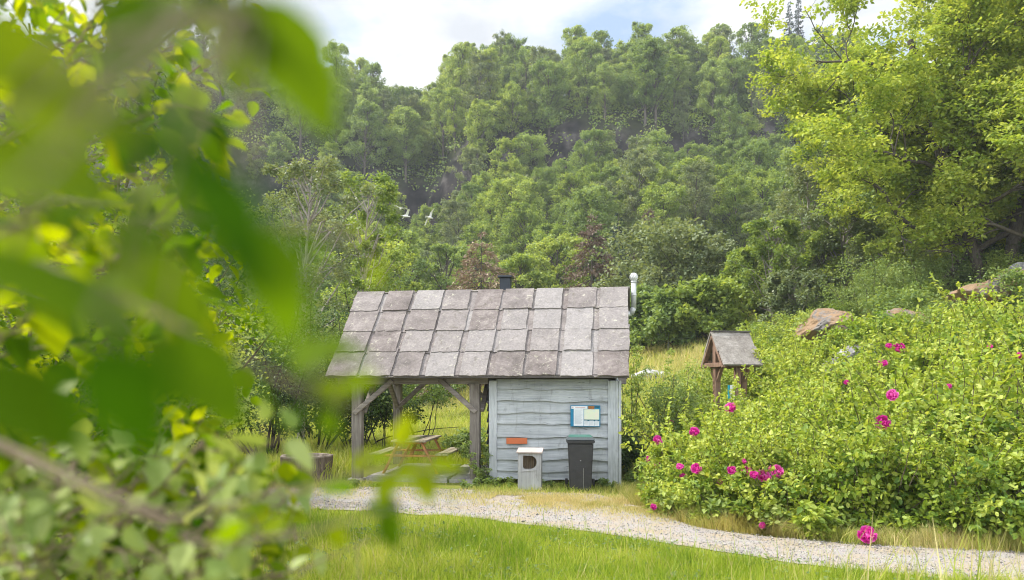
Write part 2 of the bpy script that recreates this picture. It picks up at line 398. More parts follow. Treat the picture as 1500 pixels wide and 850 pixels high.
def limb(rng, p, d, L, r, k=6, wob=.18, trop=.1, r_end=.3):
    pts = [np.array(p, float)]; d = nrm(np.array(d, float))
    for i in range(k):
        d = nrm(d+rng.normal(size=3)*wob+np.array([0, 0, trop])); pts.append(pts[-1]+d*L/k)
    return np.array(pts), r*np.linspace(1, r_end, k+1)

# ------------------------------------------------------------------ terrain
HILL_Y0 = 70
def height(x, y):
    x = np.asarray(x, float); y = np.asarray(y, float)
    z = .40*(1-sstep(3.5, 8.5, y))
    d = .9*(x-2.35)+.43*(y-12.1)
    slope = .3*softplus(d-3.2, 1.2)*sstep(-3, 5, x+(y-20)*.12)*sstep(1.5, 6, x+.2*np.abs(y-9))
    slope = np.minimum(slope, 9+.12*slope)
    z = z+slope
    z = z+.25*(fbm(x*.35, y*.35)-.5)*sstep(16, 26, y)+.5*(fbm(x*.2+4, y*.2)-.5)*sstep(3, 8, slope)
    yy = y-HILL_Y0-6*(fbm(x*.03, y*.03+5)-.5)
    h = .58*softplus(yy, 6)
    h = h+8*sstep(30, 37, yy+7*(fbm(x*.06, 3+x*0)-.5)+6*(fbm(x*.3, y*.12)-.5))          # the rock step
    h = np.where(h > 39.5, 39.5+(h-39.5)*.10, h)+.37*np.maximum(-x-6, 0)*sstep(75, 125, y)
    h = h*(1-.10*sstep(-20, -75, x))
    h = h+3*(fbm(x*.09, y*.09)-.5)*sstep(80, 110, y)
    return z+h
def hz(x, y): return float(height(x, y))

def axis(a, b, n, c, s):
    """non-uniform axis dense near c"""
    t = np.linspace(np.arcsinh((a-c)/s), np.arcsinh((b-c)/s), n); return c+s*np.sinh(t)
gx = axis(-420, 420, 260, 1.5, 9); gy = axis(-60, 900, 330, 11, 10)
GX, GY = np.meshgrid(gx, gy, indexing='ij')
GZ = height(GX, GY)
ii = (np.arange(len(gx)-1)[:, None]*len(gy)+np.arange(len(gy)-1)[None]).ravel()
gq = np.stack([ii, ii+len(gy), ii+len(gy)+1, ii+1], 1)
dzy = np.gradient(GZ, axis=1)/np.gradient(GY, axis=1)
rockm = np.clip(sstep(.95, 1.5, dzy), 0, 1)*sstep(80, 95, GY)
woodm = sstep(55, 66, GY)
dslope = .9*(GX-2.35)+.43*(GY-12.1)
drym = .45*sstep(8, 14, dslope)*(1-sstep(45, 60, GY))*sstep(.35, .6, fbm(GX*.3, GY*.3))
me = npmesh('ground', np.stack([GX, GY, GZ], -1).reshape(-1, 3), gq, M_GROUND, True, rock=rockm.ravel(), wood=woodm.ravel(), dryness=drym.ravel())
tag(link('ground', me), kind='structure')

# path: near and far edges as functions of x
PXN = np.array([[-12, 12.6], [-8, 12.4], [-3.7, 12.1], [-2.1, 11.9], [-.52, 11.18], [.77, 10.39], [2.15, 9.29], [3.0, 8.56], [3.97, 7.8], [6, 6.4], [9, 4.6]])
PXF = np.array([[-12, 15.0], [-8, 14.9], [-4.5, 14.6], [-2.04, 14.6], [.13, 13.95], [1.52, 13.6], [2.1, 12.3], [2.6, 10.5], [3.2, 9.95], [4.34, 9.3], [6, 8.5], [9, 6.9]])
def ynear(x): return np.interp(x, PXN[:, 0], PXN[:, 1])
def yfar(x): return np.interp(x, PXF[:, 0], PXF[:, 1])
px = np.arange(-12, 9, .06); na = len(px); nb = 28
tt = np.linspace(0, 1, nb)
yn = ynear(px)+.35*(fbm(px*1.3, px*0+2)-.5)+.14*(fbm(px*7, px*0+5)-.5); yf = yfar(px)+.35*(fbm(px*1.1, px*0+8)-.5)+.16*(fbm(px*6, px*0+11)-.5)
PXg = np.repeat(px[:, None], nb, 1); PYg = yn[:, None]*(1-tt)+yf[:, None]*tt
PZg = height(PXg, PYg)+.012+.012*np.sin(PI*tt)[None]
ii = (np.arange(na-1)[:, None]*nb+np.arange(nb-1)[None]).ravel()
me = npmesh('gravel_path', np.stack([PXg, PYg, PZg], -1).reshape(-1, 3), np.stack([ii, ii+nb, ii+nb+1, ii+1], 1), M_GRAVEL, True)
tag(link('path', me), kind='structure')

rng = np.random.default_rng(5)
def pebbles():
    n = 16000; x = rng.uniform(-5, 7, n); t = rng.random(n); y = ynear(x)*(1-t)+yfar(x)*t
    s = rng.uniform(.004, .012, n)*(1+(rng.random(n) < .03)*1.2)
    base = np.array([[1, 0, 0], [0, 1, 0], [-1, 0, 0], [0, -1, 0], [0, 0, .8], [0, 0, -.6]], float)
    V = base[None]*s[:, None, None]*rng.uniform(.6, 1.3, (n, 6, 3)); a = rng.random(n)*2*PI
    c, sn = np.cos(a)[:, None], np.sin(a)[:, None]
    V = np.stack([V[..., 0]*c-V[..., 1]*sn, V[..., 0]*sn+V[..., 1]*c, V[..., 2]], -1)
    V += np.stack([x, y, height(x, y)+.025], 1)[:, None]
    T = np.array([[0, 1, 4], [1, 2, 4], [2, 3, 4], [3, 0, 4], [1, 0, 5], [2, 1, 5], [3, 2, 5], [0, 3, 5]])
    Q = (np.arange(n)[:, None, None]*6+T[None]).reshape(-1, 3)
    b = NB('pebble'); c = b.ramp(b.attr('var'), [(0, (.11, .105, .10)), (.5, (.29, .27, .255)), (1, (.45, .425, .405))])
    m = b.done(b.bsdf(c, .85, spec=.2))
    tag(link('gravel', npmesh('gravel', V.reshape(-1, 3), Q, m, False, var=np.repeat(rng.random(n), 6))), kind='stuff')
pebbles()

# ------------------------------------------------------------------ grass
def blades(name, x, y, h, wd, var, dry, lean=.5, seed=1):
    r = np.random.default_rng(seed); n = len(x)
    a = r.random(n)*2*PI; S = np.stack([np.cos(a), np.sin(a), np.zeros(n)], 1)
    a2 = r.random(n)*2*PI; ld = np.stack([np.cos(a2), np.sin(a2), np.zeros(n)], 1)*(lean*r.random(n)*h)[:, None]
    B = np.stack([x, y, height(x, y)-.01], 1); up = np.stack([np.zeros(n), np.zeros(n), h], 1)
    M = B+up*.55+ld*.3; T = B+up+ld
    w2 = (wd*.5)[:, None]
    V = np.stack([B-S*w2, B+S*w2, M+S*w2*.8, M-S*w2*.8, T+S*w2*.12, T-S*w2*.12], 1).reshape(-1, 3)
    b = np.arange(n)[:, None]*6
    Q = np.concatenate([b+np.array([[0, 1, 2, 3]]), b+np.array([[3, 2, 4, 5]])])
    return npmesh(name, V, Q, M_GRASS, False, var=np.repeat(var, 6), dry=np.repeat(dry, 6))
# front lawn
n = 230000
y = 5.2+(12.6-5.2)*rng.random(n)**.9; x = rng.uniform(-1, 1, n)*(.75*y)
edge = ynear(x)+.3*(fbm(x*1.3, x*0+2)-.5)-y
k = (edge > -.35*fbm(x*2.3, y*2.3+4)) & (rng.random(n) < .12+.3*sstep(-.3, 0, edge)+.6*sstep(0, .5, edge)); x, y, edge = x[k], y[k], edge[k]
tuft = fbm(x*1.6, y*1.6); n = len(x)
h = (.05+.14*rng.random(n)**1.5)*(.4+1.2*tuft)*(.55+.45*sstep(0, .8, edge)); tall = rng.random(n) < .012
h = h*(.35+.65*sstep(-.3, .3, edge)); h = np.where(tall, rng.uniform(.22, .42, n), h)
var = np.clip(-.35+1.1*fbm(x*.7+9, y*.7)+.7*fbm(x*2.6, y*2.6+2)+rng.normal(0, .18, n), 0, 1); dry = np.clip((rng.random(n) < .06+.12*tall)*.8+.4*sstep(.25, 0, edge)*rng.random(n), 0, 1)
tag(link('grass', blades('lawn_grass', x, y, h, .004+.005*rng.random(n), var, dry, .7, 2)), label='bright green lawn grass in front of the gravel path', cat='grass', kind='stuff')
# verge and median dry grass, right verge
def verge(n, f, hh, dry0, name, label, seed):
    r = np.random.default_rng(seed); x, y = f(r, n); n = len(x); tuft = fbm(x*2.2+seed, y*2.2)
    h = hh*(.25+1.1*r.random(n)**1.6)*(.3+1.2*tuft); var = np.clip(.5+r.normal(0, .3, n), 0, 1)
    dry = np.clip(dry0+(.9*(fbm(x*1.1, y*1.1+seed)-.5))+r.normal(0, .2, n), 0, 1)
    tag(link(name, blades(name, x, y, h, .005+.007*r.random(n), var, dry, .9, seed)), label=label, cat='grass', kind='stuff')
def f_med(r, n):
    x = r.uniform(-5, 2.6, n); c = np.interp(x, [-5, -1, 0, 1, 2.6], [14.3, 13.6, 13.1, 12.7, 11.6]); y = c+r.normal(0, .5, n)
    k = fbm(x*1.2, y*1.8) > .33+.25*r.random(n)*0; k &= r.random(n) < sstep(-1.4, .4, x)*.9+.10
    return x[k], y[k]
verge(90000, f_med, .085, .75, 'dry_grass', 'short straw-coloured grass on the strip before the hut', 11)
def f_hut(r, n):
    x = r.uniform(-6.5, 3.2, n); y = np.interp(x, [-6.5, -4.6, 2.1, 3.2], [15.4, 14.9, 14.1, 13.0])+r.uniform(-.55, .75, n)
    k = ((x < -3.05) | (x > -.75) | ((x < -2.9)))
    k &= (y < 14.9-(x-2.1)*.15+.1) | (x > 2.15) | (x < -3.6); k &= fbm(x*1.5+3, y*1.5) > .33
    return x[k], y[k]
verge(16000, f_hut, .11, .3, 'tuft_grass', 'grass tufts growing at the foot of the hut', 12)
def f_right(r, n):
    x = r.uniform(2.0, 9, n); y = yfar(x)+r.gamma(1.6, .45, n)-.08; return x, y
verge(60000, f_right, .20, .50, 'verge_grass', 'half-dry verge grass between path and rose thicket', 13)
def f_mead(r, n):
    y = 15.5+42*r.random(n)**1.5; x = r.uniform(-.6, .5, n)*y
    k = ~((x < 2.6) & (x > -3.6) & (y < 18.6)); return x[k], y[k]
def mead(n, seed):
    r = np.random.default_rng(seed); x, y = f_mead(r, n); n = len(x)
    h = (.18+.25*r.random(n))*(.5+fbm(x*.6, y*.6)); d = .9*(x-2.35)+.43*(y-12.1)
    var = np.clip(.75+r.normal(0, .2, n), 0, 1); dry = np.clip(.12+.5*sstep(7, 13, d)*fbm(x*.25, y*.25)*1.6+r.normal(0, .18, n), 0, 1)
    tag(link('meadow_grass', blades('meadow_grass', x, y, h, .008+.0008*y, var, dry, .8, seed)), label='tall sunlit meadow grass behind the hut', cat='grass', kind='stuff')
mead(90000, 14)

def f_tall():
    r = np.random.default_rng(23); n = 260; x = r.uniform(1.6, 4.6, n); y = r.uniform(4.3, 6.6, n); k = (x/y > .30+.25*r.random(n)) & (x/y < .75); x, y = x[k], y[k]; n = len(x)
    tag(link('tall_grass', blades('tall_grass', x, y, r.uniform(.35, .85, n), .006+.006*r.random(n), np.clip(.6+r.normal(0, .2, n), 0, 1), np.clip(r.normal(.35, .35, n), 0, 1), .5, 24)), 'long pale grass stalks in the lower right corner', 'grass', kind='stuff')
f_tall()
def clover():
    r = np.random.default_rng(29); n = 9000; x = r.uniform(-5, 5, n); y = r.uniform(5.4, 12.4, n); e = ynear(x)-y; k = (e > .1) & (fbm(x*1.3+5, y*1.3) > .5); x, y = x[k], y[k]; n = len(x)
    C = np.stack([x, y, height(x, y)+r.uniform(.03, .11, n)], 1); N = nrm(unit(r, n)*.5+np.array([0, 0, 1])); A = unit(r, n)*np.array([1, 1, .3])
    V, Q, var = leaves(C, A, N, r.uniform(.03, .075, n), .035, .1, np.clip(.5+r.normal(0, .25, n), 0, 1), r)
    tag(link('clover', npmesh('clover', V, Q, L_MID, False, var=var)), 'broad-leaved weeds and clover mixed into the lawn', 'weeds', kind='stuff')
clover()

# ------------------------------------------------------------------ the hut
HA = .151; HUT = Vector((2.112, 14.87, 0))
def HW(s, t, z=0):          # hut frame to world
    return Vector((HUT.x+s*math.cos(HA)+t*math.sin(HA), HUT.y-s*math.sin(HA)+t*math.cos(HA), z))
hut = empty('open_sided_hut', HUT, -HA, label='blue-grey timber hut with slate roof and open picnic shelter on one end', cat='hut')
SL, SM, SW, DEP = 5.465, 2.912, 2.607, 2.83
OF, OR, OL, RISE, RUN, ZE = .417, .258, .498, 1.96, 1.83, 2.257
pr = random.Random(3)
def roughpost(name, s, t, z0, z1, wd, parent=hut):
    m = MB(); b = m.bm; k = 9; ring = []
    for i in range(k):
        z = z0+(z1-z0)*i/(k-1); a = []
        for sx, sy in ((-1, -1), (-.8, -1.06), (1, -1), (1.05, -.7), (1, 1), (-1, 1)):
            v = b.verts.new((s+sx*wd/2*(1+pr.uniform(-.07, .05)), t+sy*wd/2*(1+pr.uniform(-.07, .05)), z)); a.append(v)
        ring.append(a)
    for r0, r1 in zip(ring, ring[1:]):
        for j in range(6): b.faces.new((r0[j], r0[(j+1) % 6], r1[(j+1) % 6], r1[j]))
    b.faces.new(ring[-1]); b.faces.new(ring[0][::-1])
    return m.build(name, M_WPOST, parent)
ZB = 2.05
roughpost('post', -SL, .02, .06, ZB, .20); roughpost('post', -SM, .02, .05, ZB, .20)
roughpost('post', -SL, DEP, .06, ZB, .19); roughpost('post', -SM, DEP, .06, ZB, .19)
# pad stones under front posts belong to the hut
for s_ in (-SL, -SM):
    MB().box((s_, .02, .015), (.36, .34, .085), None, .02, 0, .012, pr).build('pad_stone', M_SLAB, hut)
# plates, tie beams
MB().beam((-SL-.42, .02, 2.12), (-SW-.02, .02, 2.12), .15, .14).build('front_plate', M_WBEAM, hut)
MB().beam((-SL-.42, DEP, 2.12), (.2, DEP, 2.12), .15, .14).build('rear_plate', M_WBEAM, hut)
MB().beam((-SL, .1, 2.11), (-SL, DEP-.08, 2.11), .13, .14).build('tie_beam', M_WBEAM, hut)
MB().beam((-SM, .1, 2.11), (-SM, DEP-.08, 2.11), .13, .14).build('tie_beam', M_WBEAM, hut)
def brace(p0, p1): MB().beam(p0, p1, .10, .085, (0, 1, 0)).build('brace', M_WBEAM, hut)
brace((-SL-.03, -.10, 1.43), (-SL+.80, -.075, 2.13)); brace((-SM+.04, -.10, 1.47), (-SM-.74, -.075, 2.15))
brace((-SL+.02, DEP-.12, 1.45), (-SL+.74, DEP-.10, 2.1)); brace((-SM-.02, DEP-.12, 1.45), (-SM-.74, DEP-.10, 2.1))
brace((-SL+.02, DEP-.06, 1.45), (-SL+.02, DEP-.75, 2.08)); brace((-SL+.12, .06, 1.45), (-SL+.12, .75, 2.08))
brace((-SM+.13, DEP-.06, 1.45), (-SM+.13, DEP-.75, 2.08)); brace((-SM+.13, .06, 1.5), (-SM+.13, .75, 2.08))
# rafters (each a part)
pitch = math.atan2(RISE, RUN)
def roofz(t): return ZE+(t+OF)/RUN*RISE        # roof plane above t (front slope)
for s_ in (-SL-.3, -4.6, -3.78, -SM-.05, -2.53, -1.78, -1.03, -.1):
    m = MB()
    m.beam((s_, -OF+.1, roofz(-OF+.1)-.135), (s_, RUN-OF-.02, roofz(RUN-OF)-.14), .09, .10, (1, 0, 0))
    m.beam((s_, 2*RUN-OF-.1, roofz(-OF+.1)-.135), (s_, RUN-OF+.02, roofz(RUN-OF)-.14), .09, .10, (1, 0, 0))
    m.build('rafter', M_WBEAM if s_ < -SW else M_BLUEV, hut)
# boarding under the slates, with fascia
nv = Vector((0, -math.sin(pitch), math.cos(pitch))); sd = Vector((0, math.cos(pitch), math.sin(pitch)))
slen = math.hypot(RISE, RUN)
def roofdeck():
    m = MB()
    for side in (1, -1):
        c = Vector((0, (1 if side > 0 else 1), 0))
        a = Vector((-SL-OL+.03, -OF+.03, ZE-.03)); 
        for i in range(10):
            u0, u1 = i/10*slen, (i+1)/10*slen-.004
            pts = []
            for ss, uu in ((-SL-OL+.03, u0), (OR-.03, u0), (OR-.03, u1), (-SL-OL+.03, u1)):
                t = -OF+.02+sd.y*uu; z = ZE-.085+sd.z*uu
                if side < 0: t = 2*(RUN-OF)-t
                pts.append((ss, t, z))
            m.poly(pts, (i*7 % 5)/5, Vector((0, nv.y*side, nv.z))*.024)
    return m.build('roof_boarding', M_WBEAM, hut)
roofdeck()
MB().box((( -SL-OL+OR)/2, -OF-.012, ZE-.050), (SL+OL+OR-.02, .022, .07), None, .004).build('fascia', M_DARKW, hut)
# slate slopes
def slates(front, rs):
    r = random.Random(rs); m = MB(); nc, nr = 9, 4; wid = SL+OL+OR; cw = wid/nc
    edges = [0, .262, .51, .758, 1.0] if True else 0
    for row in range(nr):
        for c in range(nc*2):
            col = c//2; strip = c % 2        # strip: the narrow under-slab that shows between two broad slabs
            if strip:
                if col == nc-1: continue
                x0 = -SL-OL+cw*(col+1)-.115+r.uniform(-.03, .03); x1 = x0+.21; lift = .006
            else:
                x0 = -SL-OL+cw*col+(.05 if col else 0)+r.uniform(-.035, .02); x1 = -SL-OL+cw*(col+1)-(.05 if col < nc-1 else 0)+r.uniform(-.05, .03); lift = .046
            skew = r.uniform(-.03, .03)
            u0 = edges[row]*slen-(0.03 if row else .025)+r.uniform(-.02, .015); u1 = min(edges[row+1]*slen+.10, slen+.01)
            # outline with ragged lower and side edges
            K = 9; low = [(x0+(x1-x0)*i/K, u0+r.uniform(-.012, .012)+.004*math.sin(i*.9)+skew*.3*(i/K-.5)) for i in range(K+1)]
            rt = [(x1+skew*.5+r.uniform(-.009, .009), u0+(u1-u0)*i/6) for i in range(1, 6)]
            top = [(x1+skew, u1), (x0+skew, u1)]
            lf = [(x0+skew*.5+r.uniform(-.009, .009), u0+(u1-u0)*i/6) for i in range(5, 0, -1)]
            th = .024+r.uniform(-.006, .010)
            tilt = .022
            def P(x, u):
                hgt = lift-.05+tilt*(1-(u-u0)/(u1-u0)) + (0.008 if strip else .0)
                t = -OF+sd.y*u+nv.y*hgt; z = ZE-.06+sd.z*u+nv.z*hgt+.02
                if not front: t = 2*(RUN-OF)-t
                return (x, t, z)
            pts = [P(*q) for q in low+rt+top+lf]
            nn = Vector((0, nv.y if front else -nv.y, nv.z))
            m.poly(pts, r.random(), nn*th)
    return m.build('slate_slope', M_SLATE, hut)
slates(True, 21); slates(False, 22)
# gable ends above the wall plate: boards on right end, open on left
m = MB(); tm = RUN-OF
for i in range(14):
    t0 = -.0+i*DEP/14; t1 = t0+DEP/14-.006; f = lambda t: ZE-.13+RISE/RUN*((t+OF) if t < tm else (2*RUN-OF-t))-.03
    m.poly([(-.02, t0, 2.0), (-.02, t1, 2.0), (-.02, t1, f(t1)), (-.02, t0, f(t0))], pr.random(), (.025, 0, 0))
m.build('gable_boards', M_BLUEV, hut)
# board walls with live edges
def boards(name, p0, du, length, out, z0, z1, rs, rows=None):
    r = random.Random(rs); m = MB(); p0, du, out = Vector(p0), Vector(du), Vector(out)
    if rows is None: rows = [z0+(z1-z0)*i/9 for i in range(10)]
    K = 34
    for bi in range(len(rows)-1):
        zb, zt = rows[bi], rows[bi+1]+.05
        ph = r.random()*9; off = .012*r.random(); dip = r.uniform(.2, .8); dw = r.uniform(.05, .12); da = r.choice((0, 0, .045, -.04, .03))
        slab = r.random(); vs = []
        for i in range(K+1):
            f = i/K; wv = .014*math.sin(f*7+ph)+.010*math.sin(f*17+ph*2)+da*math.exp(-((f-dip)/dw)**2)+r.uniform(-.003, .003)
            q = p0+du*length*f
            a = q+out*(.068+off)+Vector((0, 0, zb+wv)); bq = q+out*(.022)+Vector((0, 0, min(zt, z1))); cq = q+out*(.012)+Vector((0, 0, zb+wv+.001)); mid = q+out*(.045+off*.5)+Vector((0, 0, (zb+min(zt, z1))/2))
            row = []
            for p in (cq, a, mid, bq):
                v = m.bm.verts.new(p); v[m.sl] = slab; row.append(v)
            vs.append(row)
        for a, b2 in zip(vs, vs[1:]):
            for j in range(3):
                m.bm.faces.new((a[j], b2[j], b2[j+1], a[j+1]))
    return m.build(name, M_BLUEW, hut)
rows = [.10, .27, .50, .74, .965, 1.235, 1.46, 1.70, 1.94, 2.13]
boards('front_boards', (-SW+.15, 0, 0), (1, 0, 0), SW-.32, (0, -1, 0), .1, 2.15, 4, rows)
boards('side_boards', (-.0, .05, 0), (0, 1, 0), DEP-.1, (1, 0, 0), .1, 2.15, 5)
boards('partition_boards', (-SW, DEP-.05, 0), (0, -1, 0), DEP-.1, (-1, 0, 0), .1, 2.15, 6)
boards('rear_boards', (0, DEP, 0), (-1, 0, 0), SW, (0, 1, 0), .1, 2.15, 7)
MB().box((-SW/2, DEP/2, 1.1), (SW-.03, DEP-.03, 1.94), None, 0).build('wall_core', M_DARKW, hut)
MB().box((-SW+.085, -.05, 1.10), (.165, .09, 2.05), None, .008).build('corner_board', M_BLUEV, hut)
m = MB(); m.box((-.075, -.05, 1.06), (.20, .09, 2.12), None, .008); m.box((.062, .02, 1.06), (.06, .20, 2.12), None, .008); m.build('corner_board', M_BLUEV, hut)
# chimney behind the ridge, vent pipe at the gable
chx = -2.55
m = MB(); tz = RUN-OF+.35; zr = ZE+RISE
m.box((chx, tz, zr+.02), (.24, .24, .5), None, .006); m.build('chimney', M_CHIM, hut)
ch = MB().box((chx, tz, zr+.30), (.33, .33, .045), None, .006).build('chimney_cap', M_CHIM, hut)
vx, vt = OR+.10, RUN-OF+.12
m = MB()
m.cyl((vx, vt, 3.72), (vx, vt, 4.32), .058, seg=18); m.cyl((vx, vt, 4.0), (vx, vt, 4.03), .065, seg=18); m.cyl((vx, vt, 4.30), (vx, vt, 4.33), .066, seg=18)
m.cyl((vx, vt, 3.74), (vx-.06, vt, 3.60), .060, seg=18); m.cyl((vx-.05, vt, 3.62), (vx-.3, vt, 3.56), .056, seg=18)
pipe = m.build('vent_pipe', M_ZINC, hut)
m = MB(); seg = 20
rings = []
for i in range(9):
    th_ = PI*(.10+.8*i/8); rr = .095*math.sin(th_); z = 4.42-.10*math.cos(th_)
    rings.append([m.bm.verts.new((vx+rr*(1.0 if k % 2 else .86)*math.cos(2*PI*(k+i*.7)/seg), vt+rr*(1.0 if k % 2 else .86)*math.sin(2*PI*(k+i*.7)/seg), z)) for k in range(seg)])
for a, b2 in zip(rings, rings[1:]):
    for k in range(seg): m.bm.faces.new((a[k], a[(k+1) % seg], b2[(k+1) % seg], b2[k]))
m.bm.faces.new(rings[0][::-1]); m.bm.faces.new(rings[-1]); m.build('turbine_cap', M_ZINC, pipe)

# stone slabs of the shelter floor
SLABS = [(-5.25, -.12, 1.75, 1.25, .10, 'large pale stone slab at the open front of the shelter'), (-3.42, -.10, .66, .85, .085, 'small grey stone slab beside the middle post of the shelter'),
         (-5.2, 1.2, 1.4, 1.5, .09, 'stone slab under the far end of the picnic table'), (-3.72, .82, 1.0, 1.8, .09, 'shaded stone slab between picnic table and hut wall')]
for s0, t0, lw, ld, hh, lab in SLABS:
    r = random.Random(int(s0*100)); m = MB(); pts = []
    for (a, b2, c2, d2) in ((0, 0, 1, 0), (1, 0, 1, 1), (1, 1, 0, 1), (0, 1, 0, 0)):
        for i in range(7):
            f = i/7; pts.append((lw*(a+(c2-a)*f)+r.uniform(-.025, .025), ld*(b2+(d2-b2)*f)+r.uniform(-.025, .025), -.03))
    m.poly(pts, 0, (0, 0, hh+.03))
    bmesh.ops.bevel(m.bm, geom=[e for e in m.bm.edges if all(v.co.z > .02 for v in e.verts) and len(e.link_faces) == 2], offset=.012, segments=1, affect='EDGES')
    o = m.build('stone_slab', M_SLAB); o.location = HW(s0, t0); o.rotation_euler = (0, 0, -HA); tag(o, lab, 'stone slab', 'stone slabs of the shelter floor')

# picnic table
tb = empty('picnic_table', (-2.15, 16.75, .10), -.10, label='orange-brown pine picnic table with attached benches under the open shelter', cat='picnic table')
m = MB()
for i in range(5): m.box((-.31+.155*i, 0, .715), (.145, 1.75, .04), None, .005, (i*3 % 5)/5)
m.build('tabletop', M_PLANK, tb)
for sx in (-1, 1):
    m = MB()
    for i in range(2): m.box((sx*(.66+.14*i), 0, .43), (.13, 1.75, .04), None, .005, i*.6)
    m.build('bench_seat', M_PLANK, tb)
for sy in (-.68, .68):
    for sx in (-1, 1): MB().beam((sx*.25, sy, .69), (sx*.60, sy, 0), .045, .11, (0, 1, 0)).build('leg', M_ORANGEW, tb)
    MB().beam((-.80, sy+.05, .385), (.80, sy+.05, .385), .045, .10, (0, 1, 0)).build('bench_beam', M_ORANGEW, tb)
    MB().beam((-.34, sy+.05, .665), (.34, sy+.05, .665), .045, .07, (0, 1, 0)).build('cleat', M_ORANGEW, tb)
MB().beam((0, -.60, .40), (0, -.05, .66), .04, .08, (1, 0, 0)).build('brace', M_ORANGEW, tb)

# wheelie bin
bn = empty('wheelie_bin', (1.315, 14.22, 0), -.06, label='charcoal wheelie bin with a lid before the blue-grey boards', cat='bin')
def frust(m, z0, w0, d0, z1, w1, d1, y0=0, y1=0, slab=0, bev=.02):
    vs = [m.bm.verts.new(p) for p in ((-w0/2, y0-d0/2, z0), (w0/2, y0-d0/2, z0), (w0/2, y0+d0/2, z0), (-w0/2, y0+d0/2, z0), (-w1/2, y1-d1/2, z1), (w1/2, y1-d1/2, z1), (w1/2, y1+d1/2, z1), (-w1/2, y1+d1/2, z1))]
    fs = [m.bm.faces.new([vs[i] for i in q]) for q in ((3, 2, 1, 0), (4, 5, 6, 7), (0, 1, 5, 4), (1, 2, 6, 5), (2, 3, 7, 6), (3, 0, 4, 7))]
    if bev: bmesh.ops.bevel(m.bm, geom=list({e for f in fs for e in f.edges}), offset=bev, segments=2, affect='EDGES')
m = MB(); frust(m, .0, .40, .46, .93, .485, .60, 0, 0, bev=.025)
body = m.build('body', M_BIN, bn)
m = MB()                                     # raised front panel and ribs
def fy(z): return -(.46+(.60-.46)*z/.93)/2
for (x0, x1, z0, z1) in ((-.11, .10, .06, .50),):
    m.poly([(x0, fy(z0)-.001, z0), (x1, fy(z0)-.001, z0), (x1, fy(z1)-.001, z1-.02), (x1-.02, fy(z1)-.001, z1), (x0+.02, fy(z1)-.001, z1), (x0, fy(z1)-.001, z1-.02)], 0, (0, -.010, 0))
m.build('front_panel', M_BIN, bn)
MB().beam((.055, fy(.04)-.016, .04), (.055, fy(.46)-.016, .46), .007, .012).build('rib', M_LAMP, bn)
MB().box((0, fy(.6)-.004, .60), (.02, .006, .012), None, .002).build('badge', M_PAPER, bn)
m = MB(); frust(m, .93, .53, .65, .985, .54, .66, bev=.012); m.build('rim', M_BIN, bn)
m = MB(); frust(m, .987, .545, .67, 1.035, .50, .60, 0, .02, bev=.015); m.build('lid', M_BINLID, bn)
m = MB(); frust(m, 1.036, .46, .34, 1.062, .42, .30, 0, .10, bev=.01)
m.build('lid_top', M_BINGREEN, bn)
for x_ in (-.18, -.10, .10, .18): MB().box((x_, -.05, 1.045), (.03, .05, .02), None, .004).build('lid_hinge', M_RUBBER, bn)
MB().cyl((-.22, .37, 1.0), (.22, .37, 1.0), .015).build('handle', M_BIN, bn)
for sx in (-1, 1):
    wl = MB().cyl((sx*.235, .24, .10), (sx*.29, .24, .10), .10, seg=20).build('wheel', M_RUBBER, bn)

# whitewashed box bin with D-shaped opening
bx = empty('box_bin', (.355, 14.36, 0), -.10, label='whitewashed wooden box bin with a rounded opening and pale sloping lid', cat='bin')
bw, bd, bh = .45, .40, .72
m = MB()
x0, x1, zb, zt = -.125, .11, .42, .665      # opening
outer = [(-bw/2, .02), (bw/2, .02), (bw/2, bh), (-bw/2, bh)]
hole = [(x0, zb+.03), (x0+.03, zb), (x0+.14, zb)] + [(x0+.14+.125*math.sin(PI*i/10), zb+.1275-.1275*math.cos(PI*i/10)) for i in range(1, 10)] + [(x0+.14, zt+.01), (x0, zt+.01)]
for yy in (-bd/2, -bd/2+.03):
    ov = [m.bm.verts.new((x, yy, z)) for x, z in outer]; hv = [m.bm.verts.new((x, yy, z)) for x, z in hole]
    ed = [m.bm.edges.new((a[i], a[(i+1) % len(a)])) for a in (ov, hv) for i in range(len(a))]
    bmesh.ops.triangle_fill(m.bm, edges=ed, use_beauty=True)
    if yy < -bd/2+.01: o1, h1 = ov, hv
for a, b2 in ((o1, ov), (h1, hv)):
    k_ = len(a)
    for i in range(k_): m.bm.faces.new((a[i], a[(i+1) % k_], b2[(i+1) % k_], b2[i]))
m.build('front_panel', M_BOXW, bx)
for sx in (-1, 1): MB().box((sx*(bw/2-.012), .016, .02+(bh-.0)/2), (.024, bd-.034, bh-.02), None, .004).build('side_panel', M_BOXW, bx)
MB().box((0, bd/2-.012, .37), (bw-.052, .024, .70), None, .004).build('back_panel', M_BOXW, bx)
m = MB()
for i in range(4): m.box((-.13+.085*i, .03+.012*(i % 2), .38), (.08, .02, .64), None, .004, i*.3)
m.build('inner_planks', M_BOXIN, bx)
m = MB(); m.beam((0, -bd/2-.04, bh+.015), (0, bd/2+.02, bh+.06), bw+.05, .03, (0, 0, 1), .005); m.build('lid', M_BOXLID, bx)
m = MB(); m.box((0, -bd/2-.006, .385), (.30, .012, .02), Matrix.Rotation(-.1, 3, 'Y'), .003); m.build('batten', M_BOXW, bx)
MB().box((0, 0, .0), (bw+.02, bd, .05), None, .006).build('plinth', M_BOXIN, bx)

